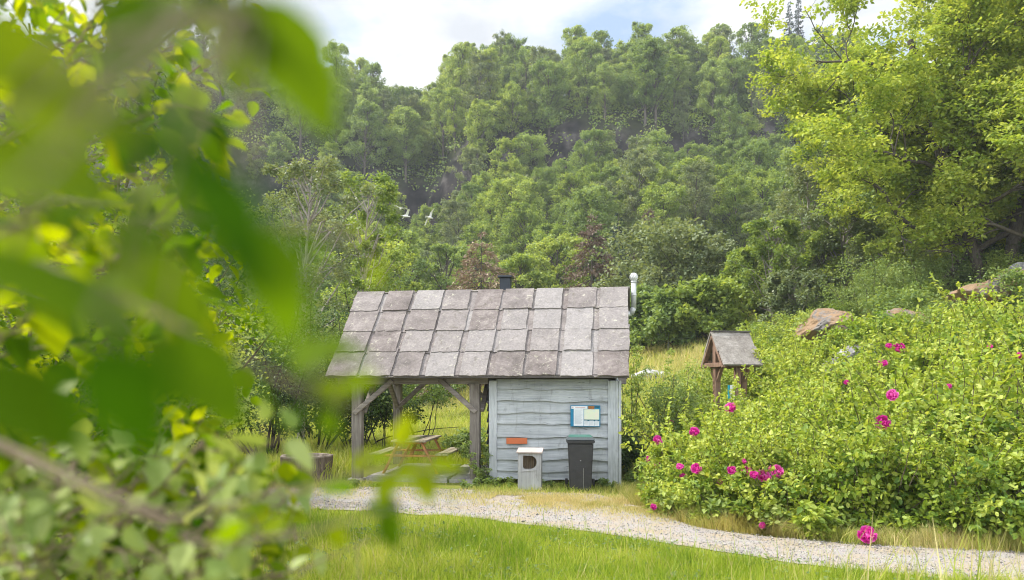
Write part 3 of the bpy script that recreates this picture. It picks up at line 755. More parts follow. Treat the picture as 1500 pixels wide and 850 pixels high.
# orange plate and info board on the wall
def wallpos(px_, py_, out):
    # intersect view ray with the plane of the front wall (t = -out)
    n = Vector((math.sin(HA), math.cos(HA), 0)); o = HW(0, -out); d = Vector(((px_-HX)/F, 1, (HY-py_)/F))
    k = (o-Vector((0, 0, ZC))).dot(n)/d.dot(n); return Vector((0, 0, ZC))+d*k
p = wallpos(757, 646, .10); op = MB().box((0, 0, 0), (.43, .02, .125), None, .004).build('wall_plate', M_PLATE)
op.location = p; op.rotation_euler = (0, -.006, -HA); tag(op, 'plain orange-red plate fixed low on the blue-grey boards', 'sign')
p = wallpos(857.5, 609.5, .10); ib = empty('notice_board', p, -HA, label='blue-framed notice board with white sheets and a map on the hut wall', cat='notice board')
bw, bh = .60, .43
MB().box((0, 0, 0), (bw, .022, bh), None, .004).build('panel', M_BLUE, ib)
def sheet(name, mat, u0, v0, u1, v1, dy, par=None):  # fractions of the board, v from the top
    x0, x1 = -bw/2+u0*bw, -bw/2+u1*bw; z1, z0 = bh/2-v0*bh, bh/2-v1*bh
    return MB().box(((x0+x1)/2, -.011-dy, (z0+z1)/2), (x1-x0, .002, z1-z0), None, 0).build(name, mat, par or ib)
s1 = sheet('text_sheet', M_PAPER, .11, .17, .44, .97, .003)
sheet('header_sheet', M_PAPER, .03, .03, .57, .165, .003); sheet('photo_print', M_ORANGEP, .595, .03, .80, .17, .003); sheet('blue_print', M_DBLUE, .80, .02, .97, .12, .003)
mp_ = sheet('map_sheet', M_MAP, .46, .185, .965, .665, .003)
sheet('foot_strip', M_DBLUE, .445, .675, .975, .70, .006)
for u0, u1 in ((.46, .62), (.63, .79), (.80, .965)): sheet('small_sheet', M_PAPER, u0, .715, u1, .97, .003)
for u0 in (.57, .78, .91): sheet('tab', M_DBLUE, u0, .70, u0+.05, .735, .007)
m = MB()
for i in range(15):
    v = .22+.045*i; u1 = .40-.06*((i*7) % 5)/5
    x0, x1 = -bw/2+.14*bw, -bw/2+u1*bw; m.box(((x0+x1)/2, -.0165, bh/2-v*bh), (x1-x0, .001, .006), None, 0)
for k_ in range(3):
    for i in range(4):
        u0 = .475+.17*k_; v = .76+.05*i; m.box((-bw/2+(u0+.06)*bw, -.0165, bh/2-v*bh), (.075-.012*(i % 2), .001, .005), None, 0)
m.build('printed_lines', M_TEXT, ib)
m = MB(); m.box((-bw/2+.075*bw, -.0165, bh/2-.09*bh), (.03, .001, .022), None, 0); m.box((-bw/2+.33*bw, -.0165, bh/2-.10*bh), (.20, .001, .014), None, 0); m.build('heading', M_REDTEXT, ib)

# hollow stump tub
def stump():
    c = (-4.45, 15.9, 0); root = empty('hollow_stump', c, 0, label='wide hollow tree stump tub with a cut grey rim beside the shelter', cat='tree stump')
    m = MB(); r = random.Random(9); seg = 48
    rad = [.545*(1+.05*math.sin(3*2*PI*k/seg+1)+.03*math.sin(7*2*PI*k/seg)+r.uniform(-.025, .025)) for k in range(seg)]
    def ring(f, z, jz=0): return [m.bm.verts.new((rad[k]*f*math.cos(2*PI*k/seg), rad[k]*f*math.sin(2*PI*k/seg), z+r.uniform(-jz, jz))) for k in range(seg)]
    rs = [ring(1.08, -.05), ring(1.02, .12), ring(.99, .34), ring(1.0, .49, .008)]
    for a, b2 in zip(rs, rs[1:]):
        for k in range(seg): m.bm.faces.new((a[k], a[(k+1) % seg], b2[(k+1) % seg], b2[k]))
    m.build('bark_wall', M_STUMP, root)
    m = MB(); a = [m.bm.verts.new((rad[k]*1.005*math.cos(2*PI*k/seg), rad[k]*1.005*math.sin(2*PI*k/seg), .49+r.uniform(-.004, .004))) for k in range(seg)]
    a2 = [m.bm.verts.new((rad[k]*1.005*math.cos(2*PI*k/seg), rad[k]*1.005*math.sin(2*PI*k/seg), .52)) for k in range(seg)]
    b_ = [m.bm.verts.new((rad[k]*.84*math.cos(2*PI*k/seg), rad[k]*.84*math.sin(2*PI*k/seg), .52)) for k in range(seg)]
    c_ = [m.bm.verts.new((rad[k]*.80*math.cos(2*PI*k/seg), rad[k]*.80*math.sin(2*PI*k/seg), .22)) for k in range(seg)]
    for p_, q_ in ((a, a2), (a2, b_), (b_, c_)):
        for k in range(seg): m.bm.faces.new((p_[k], p_[(k+1) % seg], q_[(k+1) % seg], q_[k]))
    m.bm.faces.new(c_); m.build('rim', M_STUMPT, root)
stump()

# ------------------------------------------------------------------ roofed information post on the slope
def info_post():
    Y = 18.6; base = W(1069, 560, Y); bz = hz(base.x, Y)
    root = empty('roofed_sign', (base.x, Y, bz), .2, label='small shake-roofed information stand with reddish posts above the roses', cat='sign')
    zt = W(1069, 487, Y).z-bz          # ridge height over its base
    def roof(m, sgn, r):
        for row in range(2):
            u0, u1 = (0, .56) if row == 0 else (.46, 1.0)
            pts = []
            for x_, u in [(-.52+i*.104, u0) for i in range(11)]+[(.52, u0+(u1-u0)*i/4) for i in range(1, 4)]+[(.52-i*.104, u1) for i in range(11)]:
                pts.append((x_*(1+.02*r.uniform(-1, 1))+(.03 if row else 0), sgn*(u*.60+r.uniform(-.01, .01)), zt-u*.86-.03+(.05 if row == 0 else 0)*0+(.035 if row else 0)))
            m.poly(pts, r.random(), Vector((0, sgn*.03, .03)))
    r = random.Random(4); m = MB(); roof(m, -1, r); m.build('roof_slope', M_DSHINGLE, root)
    m = MB(); roof(m, 1, r); m.build('roof_slope', M_DSHINGLE, root)
    MB().beam((-.50, 0, zt+.02), (.54, 0, zt+.02), .14, .03).build('ridge_cap', M_DARKW, root)
    for x_ in (-.36, .36):
        MB().beam((x_, 0, -.2), (x_, 0, zt-.12), .15, .15).build('post', M_REDW, root)
        for sg in (-1, 1):
            MB().beam((x_-.09, 0, zt-.10), (x_-.09, sg*.56, zt-.90), .06, .12, (1, 0, 0)).build('rafter', M_REDW, root)
            MB().beam((x_-.0, sg*.05, zt-1.25), (x_-.0, sg*.40, zt-.72), .06, .09, (1, 0, 0)).build('brace', M_REDW, root)
        MB().beam((x_-.085, -.54, zt-.83), (x_-.085, .54, zt-.83), .07, .11, (0, 0, 1)).build('cross_beam', M_REDW, root)
    MB().beam((-.52, -.50, zt-.84), (.52, -.50, zt-.84), .08, .08).build('purlin', M_REDW, root)
    MB().beam((-.52, .50, zt-.84), (.52, .50, zt-.84), .08, .08).build('purlin', M_REDW, root)
    MB().beam((.02, -.34, -.2), (.02, -.34, zt-.86), .13, .13).build('post', M_REDW, root)
    MB().box((-.12, -.33, zt-1.72), (.17, .03, .78), None, .003).build('sign_panel', M_PAPER, root)
    MB().box((-.20, -.332, zt-1.72), (.045, .036, .782), None, .003).build('sign_edge', M_TEAL, root)
info_post()

# ------------------------------------------------------------------ trees
def tree_meshes(name, seed, H, R, cb, nl, per, leaf, lm, bm_, prof=1.0, trunk=True, lobe=.38, flat=.95, sub=5, shape=4, cvar=.3, twig=True, tr=None):
    """crown of lobes in an ovoid envelope and a trunk with limbs: two meshes"""
    r = np.random.default_rng(seed)
    h0 = H*cb; polys = []
    tr = tr or H*.016
    bend = r.normal(0, .03*H, 2)
    def axis_pt(z): f = z/H; return np.array([bend[0]*f*f, bend[1]*f*f, z])
    polys.append((np.array([axis_pt(H*f) for f in np.linspace(0, .92, 10)]), tr*np.linspace(1.15, .15, 10)))
    cs, rs = [], []
    for i in range(nl):
        f = ((i+r.random())/nl)**.85; z = h0+(H-h0)*f
        env = R*max(.30, np.sin(PI*np.clip(.16+.74*f**prof, 0, 1))**.6)*r.uniform(.6, 1.1)
        a = i*2.4+r.normal(0, .5); q = r.uniform(.3, .95)
        c = axis_pt(min(z, H*.93))+np.array([np.cos(a)*env*q, np.sin(a)*env*q, 0])
        lr = R*lobe*r.uniform(.7, 1.25)*(1-.35*f)
        p0 = axis_pt(max(z-env*.6-.1*H*r.random(), h0*.75)); mid = (p0+c)/2+np.array([0, 0, .04*H*r.normal()])
        polys.append((np.array([p0, mid, c]), tr*.34*np.array([1, .7, .3])))
        for s in range(sub):
            d = unit(r, 1)[0]; d[2] = abs(d[2])*.8-.15
            cs.append(c+d*lr*r.uniform(.35, 1.0)); rs.append(lr*r.uniform(.32, .6))
            if twig and s < 2: polys.append((np.array([c, cs[-1]]), tr*.12*np.array([1, .5])))
    V, Q, var = leaf_cloud(r, np.array(cs), np.array(rs), per, leaf, flat, 1.0, shape, .7, .1, cvar, .45)
    cm = npmesh(name+'_crown', V, Q, lm, False, var=var)
    tv, tq = tubes(polys, 6); tm = npmesh(name+'_trunk', tv, tq, bm_, True)
    return tm, cm
def put_tree(kind, meshes, loc, sc=1, rz=0, sq=(1, 1), label='', cat='tree', group=None, tn='trunk', cn_='crown'):
    o = empty(kind, loc, rz, label=label, cat=cat, group=group); o.scale = (sc*sq[0], sc*sq[0], sc*sq[1])
    link(tn, meshes[0], o); link(cn_, meshes[1], o); return o

# far hillside
VAR = {}
for i in range(4): VAR['fresh', i] = tree_meshes('fresh_tree', 100+i, 12, 4.6, .10, 40, 66, .26, L_FRESH, M_BARK, 1.0)
for i in range(4): VAR['mid', i] = tree_meshes('green_tree', 200+i, 13, 4.7, .12, 42, 66, .26, L_MID, M_BARK, .9)
for i in range(3): VAR['grey', i] = tree_meshes('grey_tree', 300+i, 14, 4.0, .16, 44, 56, .22, L_GREY, M_BARK, .9, lobe=.30, tr=.12)
for i in range(3): VAR['tall', i] = tree_meshes('tall_tree', 400+i, 16, 4.2, .28, 38, 66, .26, L_MID if i else L_FRESH, M_BARK, .8, lobe=.40)
HILL_KINDS = {
 'fresh': ('leafy_tree', 'fresh green rounded tree'), 'mid': ('leafy_tree', 'mid green leafy tree'), 'grey': ('birch_tree', 'grey-green airy birch'), 'tall': ('tall_tree', 'tall slender tree with a bare lower trunk')}
rh = np.random.default_rng(41)
spots = []
for yy in np.arange(60, 158, 4.1):
    for xx in np.arange(-.52*yy, .50*yy, 4.25):
        x_ = xx+rh.uniform(-2.2, 2.2); y_ = yy+rh.uniform(-2.2, 2.2)
        pxl = HX+x_/y_*F
        if pxl < 420 and rh.random() < .48: continue
        if pxl > 1250: continue
        if pxl > 1130 and y_ < 100: continue
        z_ = hz(x_, y_); dz = (hz(x_, y_+1)-hz(x_, y_-1))/2
        if dz > 1.15 and 540 < pxl < 1090 and rh.random() < .4: continue
        if 735 < pxl < 935 and 84 < y_ < 108 and rh.random() < (.22 if y_ > 93 else .05): continue
        if y_ < 70 and 560 < pxl < 1080: continue
        spots.append((x_, y_, z_))
cnt = {}
for x_, y_, z_ in spots:
    g = z_/48
    pz = np.array([.40, .30, .28, .02]) if g < .45 else (np.array([.22, .42, .16, .2]) if g < .8 else np.array([.12, .28, .18, .42]))
    kd = rh.choice(['fresh', 'mid', 'grey', 'tall'], p=pz); nvv = 4 if kd in ('fresh', 'mid') else 3
    zone = 'at the foot of the wooded hillside' if g < .25 else ('below the dark rock band on the hillside' if g < .52 else ('above the dark rock band on the hillside' if g < .85 else 'on the skyline of the wooded hill'))
    nm, lb = HILL_KINDS[kd]
    put_tree(nm, VAR[kd, rh.integers(nvv)], (x_, y_, z_-.3), rh.uniform(.46, .80)*(1-.08*(g < .25)), rh.random()*6.3, (1, rh.uniform(.9, 1.12)),
             f'{lb} {zone}', 'tree', f'{lb}s {zone}')
# undergrowth on the hillside
n = 4600; ux = rh.uniform(-.55, .48, n); uy = rh.uniform(56, 150, n); ux = ux*uy
dz = (height(ux, uy+1)-height(ux, uy-1))/2; k = ((dz < 1.1) | (rh.random(n) < .8)) & ~((np.abs(HX+ux/uy*F-835) < 95) & (uy > 95) & (uy < 112) & (rh.random(n) < .2)); ux, uy = ux[k], uy[k]
uc = np.stack([ux, uy, height(ux, uy)+.6], 1)
V, Q, var = leaf_cloud(rh, uc, rh.uniform(.7, 1.9, len(uc)), 26, .36, .7, 1, 4, .7, .1, .35, .5)
tag(link('undergrowth', npmesh('undergrowth', V, Q, L_MID, False, var=var)), 'low green undergrowth covering the hillside between the trees', 'undergrowth', kind='stuff')

# conifers
def conifer(name, seed, H, R, lm, dens=1.0, ragged=.3, leaf=.3, pw=.8):
    r = np.random.default_rng(seed); polys = [(np.array([[0, 0, z] for z in np.linspace(0, H, 8)]), H*.012*np.linspace(1.2, .1, 8))]
    cs, ax = [], []
    tiers = int(H*2.1)
    for t in range(tiers):
        f = (t+r.random())/tiers; z = H*(.10+.89*f); Lb = R*(1-f)**pw*r.uniform(1-ragged, 1.1)+.12
        for b_ in range(r.integers(5, 8)):
            a = r.random()*2*PI; tip = np.array([np.cos(a)*Lb, np.sin(a)*Lb, z-Lb*.28+.1*r.normal()]); root = np.array([0, 0, z])
            if f < .8: polys.append((np.array([root, tip*.6+root*.4, tip]), H*.0022*np.array([1, .7, .3])))
            m_ = max(4, int(Lb*15*dens)); s = r.random(m_)**.6
            P = root+(tip-root)*s[:, None]+r.normal(0, .12, (m_, 3))*(.4+Lb*.3)
            cs.append(P); ax.append(np.repeat((tip-root)[None], m_, 0))
    C = np.concatenate(cs); A = nrm(np.concatenate(ax))+unit(r, len(C))*.8+np.array([0, 0, -.35]); m_ = len(C)
    V, Q, var = leaves(C, A, nrm(unit(r, m_)+np.array([0, 0, .8])), leaf*r.uniform(.7, 1.4, m_), leaf*.38, .1, np.clip(.45+r.normal(0, .28, m_), 0, 1), r, 4)
    tv, tq = tubes(polys, 5)
    return npmesh(name+'_trunk', tv, tq, M_BARK, True), npmesh(name+'_crown', V, Q, lm, False, var=var)
def at(px_, Y): x_ = (px_-HX)/F*Y; return Vector((x_, Y, hz(x_, Y)))
def hfor(px_, py_, Y): return W(px_, py_, Y).z-at(px_, Y).z
Y = 50; H = hfor(705, 338, Y); put_tree('withered_spruce', conifer('withered', 1, H, 5.2, L_BROWN, 2.0, .35, .26, .75), at(705, Y), label='broad pinkish-brown withered spruce behind the roof ridge', group=None)
Y = 54; H = hfor(867, 312, Y); put_tree('withered_spruce', conifer('rusty', 2, H, 3.2, L_RUST, 2.4, .2, .26), at(867, Y), label='dark rusty-brown pointed spruce behind the roof ridge')
Y = 66; H = hfor(952, 300, Y); put_tree('withered_spruce', conifer('rusty_thin', 3, H, 2.0, L_RUST, 2.6, .3, .28), at(950, Y), label='slim rusty-brown spruce right of the broader rusty one')
Y = 64; H = hfor(905, 312, Y); put_tree('spruce_tree', conifer('green_spruce', 4, H, 2.4, L_SPRUCE, 1.7, .25, .26), at(906, Y), label='dark green spruce between the two rusty spruces')
for px_, py_, Y, lb in ((1156, 2, 148, 'tallest dark spruce at the top of the skyline'), (1170, -6, 149, 'dark spruce beside the tallest one on the skyline'), (1121, 24, 146, 'short dark spruce standing alone on the skyline slope'), (1100, 40, 146, 'tiny dark spruce tip lowest on the skyline slope')):
    H = max(8, hfor(px_, py_, Y)); put_tree('spruce_tree', conifer('far_spruce', px_, H, 2.2, L_SPRUCE, 1.0, .25, .4), at(px_, Y), label=lb)
# middle distance trees in front of the hill
MIDL = [(960, 330, 46, 'grey', 5.0, 'broad grey-green willow right behind the vent pipe'), (1010, 345, 43, 'grey', 4.2, 'rounded grey-green willow beside the meadow crest'), (1040, 415, 36, 'fresh', 2.6, 'low bright green tree above the meadow crest'),
        (930, 425, 40, 'mid', 2.8, 'dark green bush tree against the right roof end'), (985, 435, 37, 'mid', 2.6, 'dark rounded bush tree at the meadow edge'), (1090, 370, 40, 'fresh', 2.6, 'small yellowish tree left of the pale birch'),
        (585, 330, 56, 'mid', 3.6, 'dark leafy tree left of the withered spruce'), (655, 350, 58, 'mid', 3.4, 'dark green tree just behind the withered spruce'), (540, 345, 42, 'fresh', 3.2, 'fresh green tree behind the left roof end'),
        (762, 372, 56, 'fresh', 3.0, 'light green tree behind the chimney'), (815, 345, 60, 'fresh', 3.6, 'fresh green tree between brown and rusty spruces')]
for i, (px_, py_, Y, kd, R, lb) in enumerate(MIDL):
    H = hfor(px_, py_, Y); lm = {'grey': L_GREY, 'mid': L_MID, 'fresh': L_FRESH}[kd]
    put_tree('willow_tree' if kd == 'grey' else 'leafy_tree', tree_meshes('mid_tree', 500+i, H, R, .10, 46, 42, .20, lm, M_BARK, .9, lobe=.28, sub=6), at(px_, Y), label=lb)
# birches right, in front of the oak's left flank
for i, (px_, py_, Y, R, lb) in enumerate([(1185, 235, 40, 3.0, 'tall pale silver-leaved birch left of the oak'), (1130, 320, 37, 2.2, 'slender pale birch with a thin white trunk above the sign'), (1235, 300, 36, 2.6, 'pale drooping birch under the left limbs of the oak'), (1300, 345, 34, 2.4, 'pale shrubby birch above the rock outcrop'), (1165, 400, 32, 2.0, 'low pale birch at the top of the rose slope')]):
    H = hfor(px_, py_, Y); put_tree('birch_tree', tree_meshes('birch', 600+i, H, R, .16, 48, 34, .13, L_GREY if i % 2 == 0 else L_FRESH, M_BIRCH, .9, lobe=.24, flat=1.1, sub=8, tr=.11), at(px_, Y), label=lb)

# the oak
def oak():
    r = np.random.default_rng(8); polys, tips = [], []
    def rec(p, d, L, rad, lev):
        P, Rr = limb(r, p, d, L, rad, 7, .20 if lev else .06, .03 if lev else 0, .55 if lev < 3 else .3); polys.append((P, Rr))
        if lev >= 2: tips.append(P[4]); 
        if lev >= 1: tips.append(P[-1])
        if lev == 4: return
        nch = (10, 5, 4, 3)[lev]
        for c in range(nch):
            f = r.uniform(.42, 1.0) if lev else .20+.80*(c+.5)/nch
            k = min(int(f*7), 6); q = P[k]+(P[k+1]-P[k])*(f*7-k)
            dd = nrm(P[k+1]-P[k]); side = nrm(np.cross(dd, unit(r, 1)[0]))
            if lev == 0: a = c*2.4; nd = np.array([np.cos(a), np.sin(a), .02+r.uniform(-.1, .75)*f])
            else: nd = dd*.65+side*.9+np.array([0, 0, .12])
            rec(q, nd, L*((.40, .60, .56, .55)[lev])*r.uniform(.75, 1.2), Rr[k]*(.55 if lev else .5), lev+1)
    for q0, d0, L0, r0 in (((0, 0, -.4), (-.10, -.05, 1), 12.0, .30), ((.75, .2, -.4), (.22, .05, 1), 11.0, .22), ((-.45, .5, -.4), (-.34, .1, 1), 9.5, .19), ((.2, -.5, -.4), (.05, -.30, 1), 9.0, .17)):
        rec(q0, d0, L0, r0, 0)
    C = np.array(tips); C = C[C[:, 2] > 1.6]
    C = C+r.normal(0, .12, C.shape); rad = r.uniform(.28, .58, len(C))
    V, Q, var = leaf_cloud(r, C, rad, 36, .155, .55, 1.2, 6, .62, .15, .32, .5)
    tv, tq = tubes(polys, 7)
    print('oak', len(C), V[:, 2].max(), np.abs(V[:, 0]).max())
    return npmesh('oak_trunk', tv, tq, M_BARK, True), npmesh('oak_crown', V, Q, L_OAK, False, var=var)
oakm = oak()
put_tree('oak_tree', oakm, at(1470, 29), .98, 2.9, label='big spreading oak with yellow-green leaves on the right slope', cat='tree')
o = put_tree('oak_tree', oakm, at(1590, 33), 1.2, 1.3, label='second oak at the right picture edge behind the big spreading oak', cat='tree')

# left birch and dark alders/hazels behind the shelter
put_tree('birch_tree', tree_meshes('birch', 650, hfor(455, 215, 25), 2.6, .30, 50, 40, .10, L_GREY, M_BIRCH, .9, lobe=.25, flat=1.1, sub=7, tr=.12), at(441, 25), label='slim birch with pale trunk and airy crown left of the shelter')
put_tree('birch_tree', tree_meshes('birch', 651, hfor(535, 240, 30), 2.4, .25, 46, 40, .12, L_FRESH, M_BIRCH, .9, lobe=.24, flat=1.1, sub=7, tr=.11), at(525, 30), label='yellowish young birch rising behind the left roof end')
def bush_meshes(name, seed, H, R, stems, per, leaf, lm, sm, nclump=140, shape=6, low=.12, flat=.8, cvar=.3, cr=.22, upright=1.0, sr=.018, upb=1.1, shoots=0):
    r = np.random.default_rng(seed); polys, cs = [], []
    for i in range(stems):
        a = r.random()*2*PI; d = np.array([np.cos(a)*r.uniform(.15, .75), np.sin(a)*r.uniform(.15, .75), upright])
        P, Rr = limb(r, (np.cos(a)*R*.12, np.sin(a)*R*.12, -.1), d, H*r.uniform(.75, 1.1), sr*H*.4*r.uniform(.6, 1.2), 8, .14, .02, .25); polys.append((P, Rr))
        for j in range(max(1, nclump//stems)):
            f = r.uniform(low, 1)**.8*8; k = min(int(f), 7); q = P[k]+(P[k+1]-P[k])*(f-k)
            out = unit(r, 1)[0]; out[2] *= .5; e = q+out*R*r.uniform(.1, .55)*(1-.3*f/8)
            if e[2] < low*H: continue
            cs.append(e)
            if j % 2 == 0: polys.append((np.array([q, (q+e)/2+r.normal(0, .03, 3), e]), Rr[k]*.4*np.array([1, .7, .3])))
    C = np.array(cs); rad = R*cr*r.uniform(.6, 1.3, len(C))
    V, Q, var = leaf_cloud(r, C, rad, per, leaf, flat, upb, shape, .62, .15, cvar, .55)
    for i in range(shoots):                                # long young canes that stick out of the bush
        a = r.random()*2*PI; q = R*r.uniform(.1, .8); p0 = (np.cos(a)*q, np.sin(a)*q, H*.55)
        P, Rr = limb(r, p0, (np.cos(a)*.5, np.sin(a)*.5, 1), H*r.uniform(.45, .85), .006, 8, .12, .0, .4); polys.append((P, Rr))
        m_ = 42; f = r.uniform(2, 8, m_); k_ = np.minimum(f.astype(int), 7); C2 = P[k_]+(P[k_+1]-P[k_])*(f-k_)[:, None]
        A2 = unit(r, m_)+np.array([0, 0, .2]); v2, q2, w2 = leaves(C2, A2, nrm(unit(r, m_)*.6+np.array([0, 0, 1])), leaf*r.uniform(.7, 1.2, m_), leaf*.62, .15, np.clip(.7+r.normal(0, .2, m_), 0, 1), r, shape)
        Q = np.concatenate([Q, q2+len(V)]); V = np.concatenate([V, v2]); var = np.concatenate([var, w2])
    tv, tq = tubes(polys, 5)
    return npmesh(name+'_stems', tv, tq, sm, True), npmesh(name+'_foliage', V, Q, lm, False, var=var)
def put_bush(kind, meshes, loc, sc=1, rz=0, label='', group=None, cat='bush'):
    o = put_tree(kind, meshes, loc, sc, rz, label=label, cat=cat, group=group, tn='stems', cn_='foliage'); return o
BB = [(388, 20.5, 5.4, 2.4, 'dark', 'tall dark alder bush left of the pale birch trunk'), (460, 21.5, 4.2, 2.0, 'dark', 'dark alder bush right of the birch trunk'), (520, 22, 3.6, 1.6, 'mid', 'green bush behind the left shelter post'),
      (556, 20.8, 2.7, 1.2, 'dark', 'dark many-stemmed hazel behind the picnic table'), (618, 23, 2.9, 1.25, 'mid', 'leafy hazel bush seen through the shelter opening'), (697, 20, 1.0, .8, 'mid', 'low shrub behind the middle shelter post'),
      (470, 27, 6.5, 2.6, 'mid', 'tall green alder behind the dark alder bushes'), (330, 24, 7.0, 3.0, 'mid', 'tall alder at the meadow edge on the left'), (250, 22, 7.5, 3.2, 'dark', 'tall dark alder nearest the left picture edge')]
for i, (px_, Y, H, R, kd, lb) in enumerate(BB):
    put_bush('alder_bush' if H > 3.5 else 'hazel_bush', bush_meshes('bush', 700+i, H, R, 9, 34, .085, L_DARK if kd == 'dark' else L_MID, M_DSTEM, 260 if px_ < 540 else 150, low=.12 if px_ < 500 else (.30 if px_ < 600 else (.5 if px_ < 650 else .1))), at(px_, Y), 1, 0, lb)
# shrubs right of the hut
for i, (px_, Y, H, R, kd, lb) in enumerate([(950, 17.2, 2.2, 1.0, 'mid', 'dense green shrub beside the right hut corner'), (985, 18.5, 2.5, 1.0, 'fresh', 'light green shrub between hut and sign'), (932, 16.5, 1.0, .6, 'dark', 'low dark shrub at the foot of the right hut corner'), (1015, 20, 2.0, 1.0, 'fresh', 'yellow-green shrub just left of the sign'), (925, 19.5, 2.9, .5, 'fresh', 'spindly sapling with a yellow tip behind the hut corner')]):
    put_bush('shrub', bush_meshes('shrub', 730+i, H, R, 9, 30, .06, {'mid': L_MID, 'fresh': L_FRESH, 'dark': L_DARK}[kd], M_STEM, 170), at(px_, Y), 1, 0, lb)
# climber and weeds at the hut's foot
cl = bush_meshes('climber', 753, 1.15, .26, 5, 26, .05, L_MID, M_STEM, 70, low=.02)
put_bush('climbing_plant', cl, HW(-SW-.06, -.30), 1, 0, 'leafy climbing plant at the left corner of the boarded wall', cat='plant')
wd = [bush_meshes('weed', 760+i, .32, .26, 7, 14, .055, L_MID if i else L_FRESH, M_STEM, 40, low=.0) for i in range(3)]
for i, (px_, py_, sc, lb) in enumerate([(818, 716, .9, 'low weed clump between box bin and wheelie bin'), (800, 715, .7, 'small weed right beside the box bin'), (888, 714, .95, 'weed clump right of the wheelie bin'), (735, 712, 1.2, 'bushy weed under the climbing plant'), (690, 716, .8, 'weed before the middle shelter post'),
                                        (518, 716, .9, 'bright tuft before the left shelter post'), (550, 714, .6, 'small tuft at the edge of the pale slab'), (925, 706, 1.0, 'weed in the shade of the right hut corner'), (705, 708, 1.0, 'weed between middle post and hut wall')]):
    Y = 2.034*F/(py_-HY); put_bush('weed_plant', wd[i % 3], at(px_, Y), sc, i*1.3, lb, 'weeds at the foot of the hut', 'plant')

# ------------------------------------------------------------------ rocks
def rock(name, loc, size, seed, mat, label, cat='rock', group=None, k=5, rough=.26, rz=0):
    r = np.random.default_rng(seed); b = bmesh.new(); bmesh.ops.create_icosphere(b, subdivisions=k, radius=1)
    o_ = r.random(3)*40
    cuts = [(unit(r, 1)[0], r.uniform(.55, .85)) for _ in range(9)]
    for v in b.verts:
        c = np.array(v.co)
        for nvec, dd in cuts:
            e = c@nvec-dd
            if e > 0: c = c-nvec*e*.9
        q = fbm(c[0]*1.8+o_[0]+c[2], c[1]*1.8+o_[1]-c[2]*.7)-.5; q2 = fbm(c[0]*6+o_[2], c[1]*6+c[2]*5)-.5
        q3 = fbm(c[0]*17+o_[1]+c[2]*9, c[1]*17-c[2]*13)-.5; v.co = Vector(c*(1+rough*2*q+rough*.7*q2+rough*.25*q3))
    bmesh.ops.scale(b, vec=size, verts=b.verts)
    me = bpy.data.meshes.new(name); b.to_mesh(me); b.free(); me.materials.append(mat)
    o = link(name, me); o.location = loc; o.rotation_euler = (0, 0, rz); tag(o, label, cat, group); return o
def rk(px_, py_, Y, size, seed, mat, label, name='rock_outcrop', rz=0):
    p_ = W(px_, py_, Y); rock(name, (p_.x, p_.y, p_.z-.25*size[2]), size, seed, mat, label, rz=rz)
rk(1212, 474, 23, (.95, 1.0, .60), 1, M_ROCK, 'rusty-topped rock outcrop at the left end of the ledge', rz=.5)
rk(1322, 470, 22.5, (.75, .8, .5), 2, M_ROCK, 'rock outcrop with rusty grass in the middle of the ledge', rz=-.2)
rk(1258, 515, 20.3, (.55, .5, .45), 3, M_ROCKG, 'dark grey split boulder under the ledge', 'boulder')
rk(1218, 540, 18.6, (.24, .22, .30), 4, M_ROCKG, 'small grey boulder among the roses', 'boulder')
rk(1470, 425, 24, (2.0, 1.2, .8), 5, M_ROCK, 'long reddish rock slope below the oak', rz=.3)
rk(1503, 405, 27, (.9, .9, .6), 6, M_ROCKG, 'grey rock at the right picture edge beside the oak', 'boulder')
rk(945, 548, 30, (.6, .5, .28), 7, M_ROCKW, 'pale boulder in the meadow beside the roof corner', 'boulder')
rk(972, 550, 30, (.5, .5, .25), 8, M_ROCKW, 'second pale boulder, nearer the roofed sign', 'boulder')

# shrubs on the ledge
for i, (px_, py_, Y, H, R, kd, lb) in enumerate([(1245, 475, 21.6, 1.25, 1.1, 'mid', 'deep green shrub draped over the rusty outcrop'), (1365, 475, 22, 1.3, 1.0, 'fresh', 'light green shrub between the outcrop and the red slope'), (1420, 452, 24, 1.2, 1.0, 'fresh', 'low bright shrub under the oak trunk'), (1340, 420, 28, 2.6, 1.6, 'mid', 'undergrowth shrub beneath the oak limbs'), (1270, 415, 29, 2.8, 1.6, 'mid', 'undergrowth shrub behind the rusty outcrop'), (1400, 405, 30, 2.2, 1.4, 'mid', 'shrub just left of the oak trunk'), (1475, 400, 30, 1.8, 1.2, 'dark', 'dark shrub right of the oak trunk')]):
    p_ = W(px_, py_+30, Y); put_bush('shrub', bush_meshes('ledge_shrub', 780+i, H, R, 9, 30, .075, {'mid': L_MID, 'fresh': L_FRESH, 'dark': L_DARK}[kd], M_STEM, 170), (p_.x, p_.y, hz(p_.x, p_.y)), 1, 0, lb)

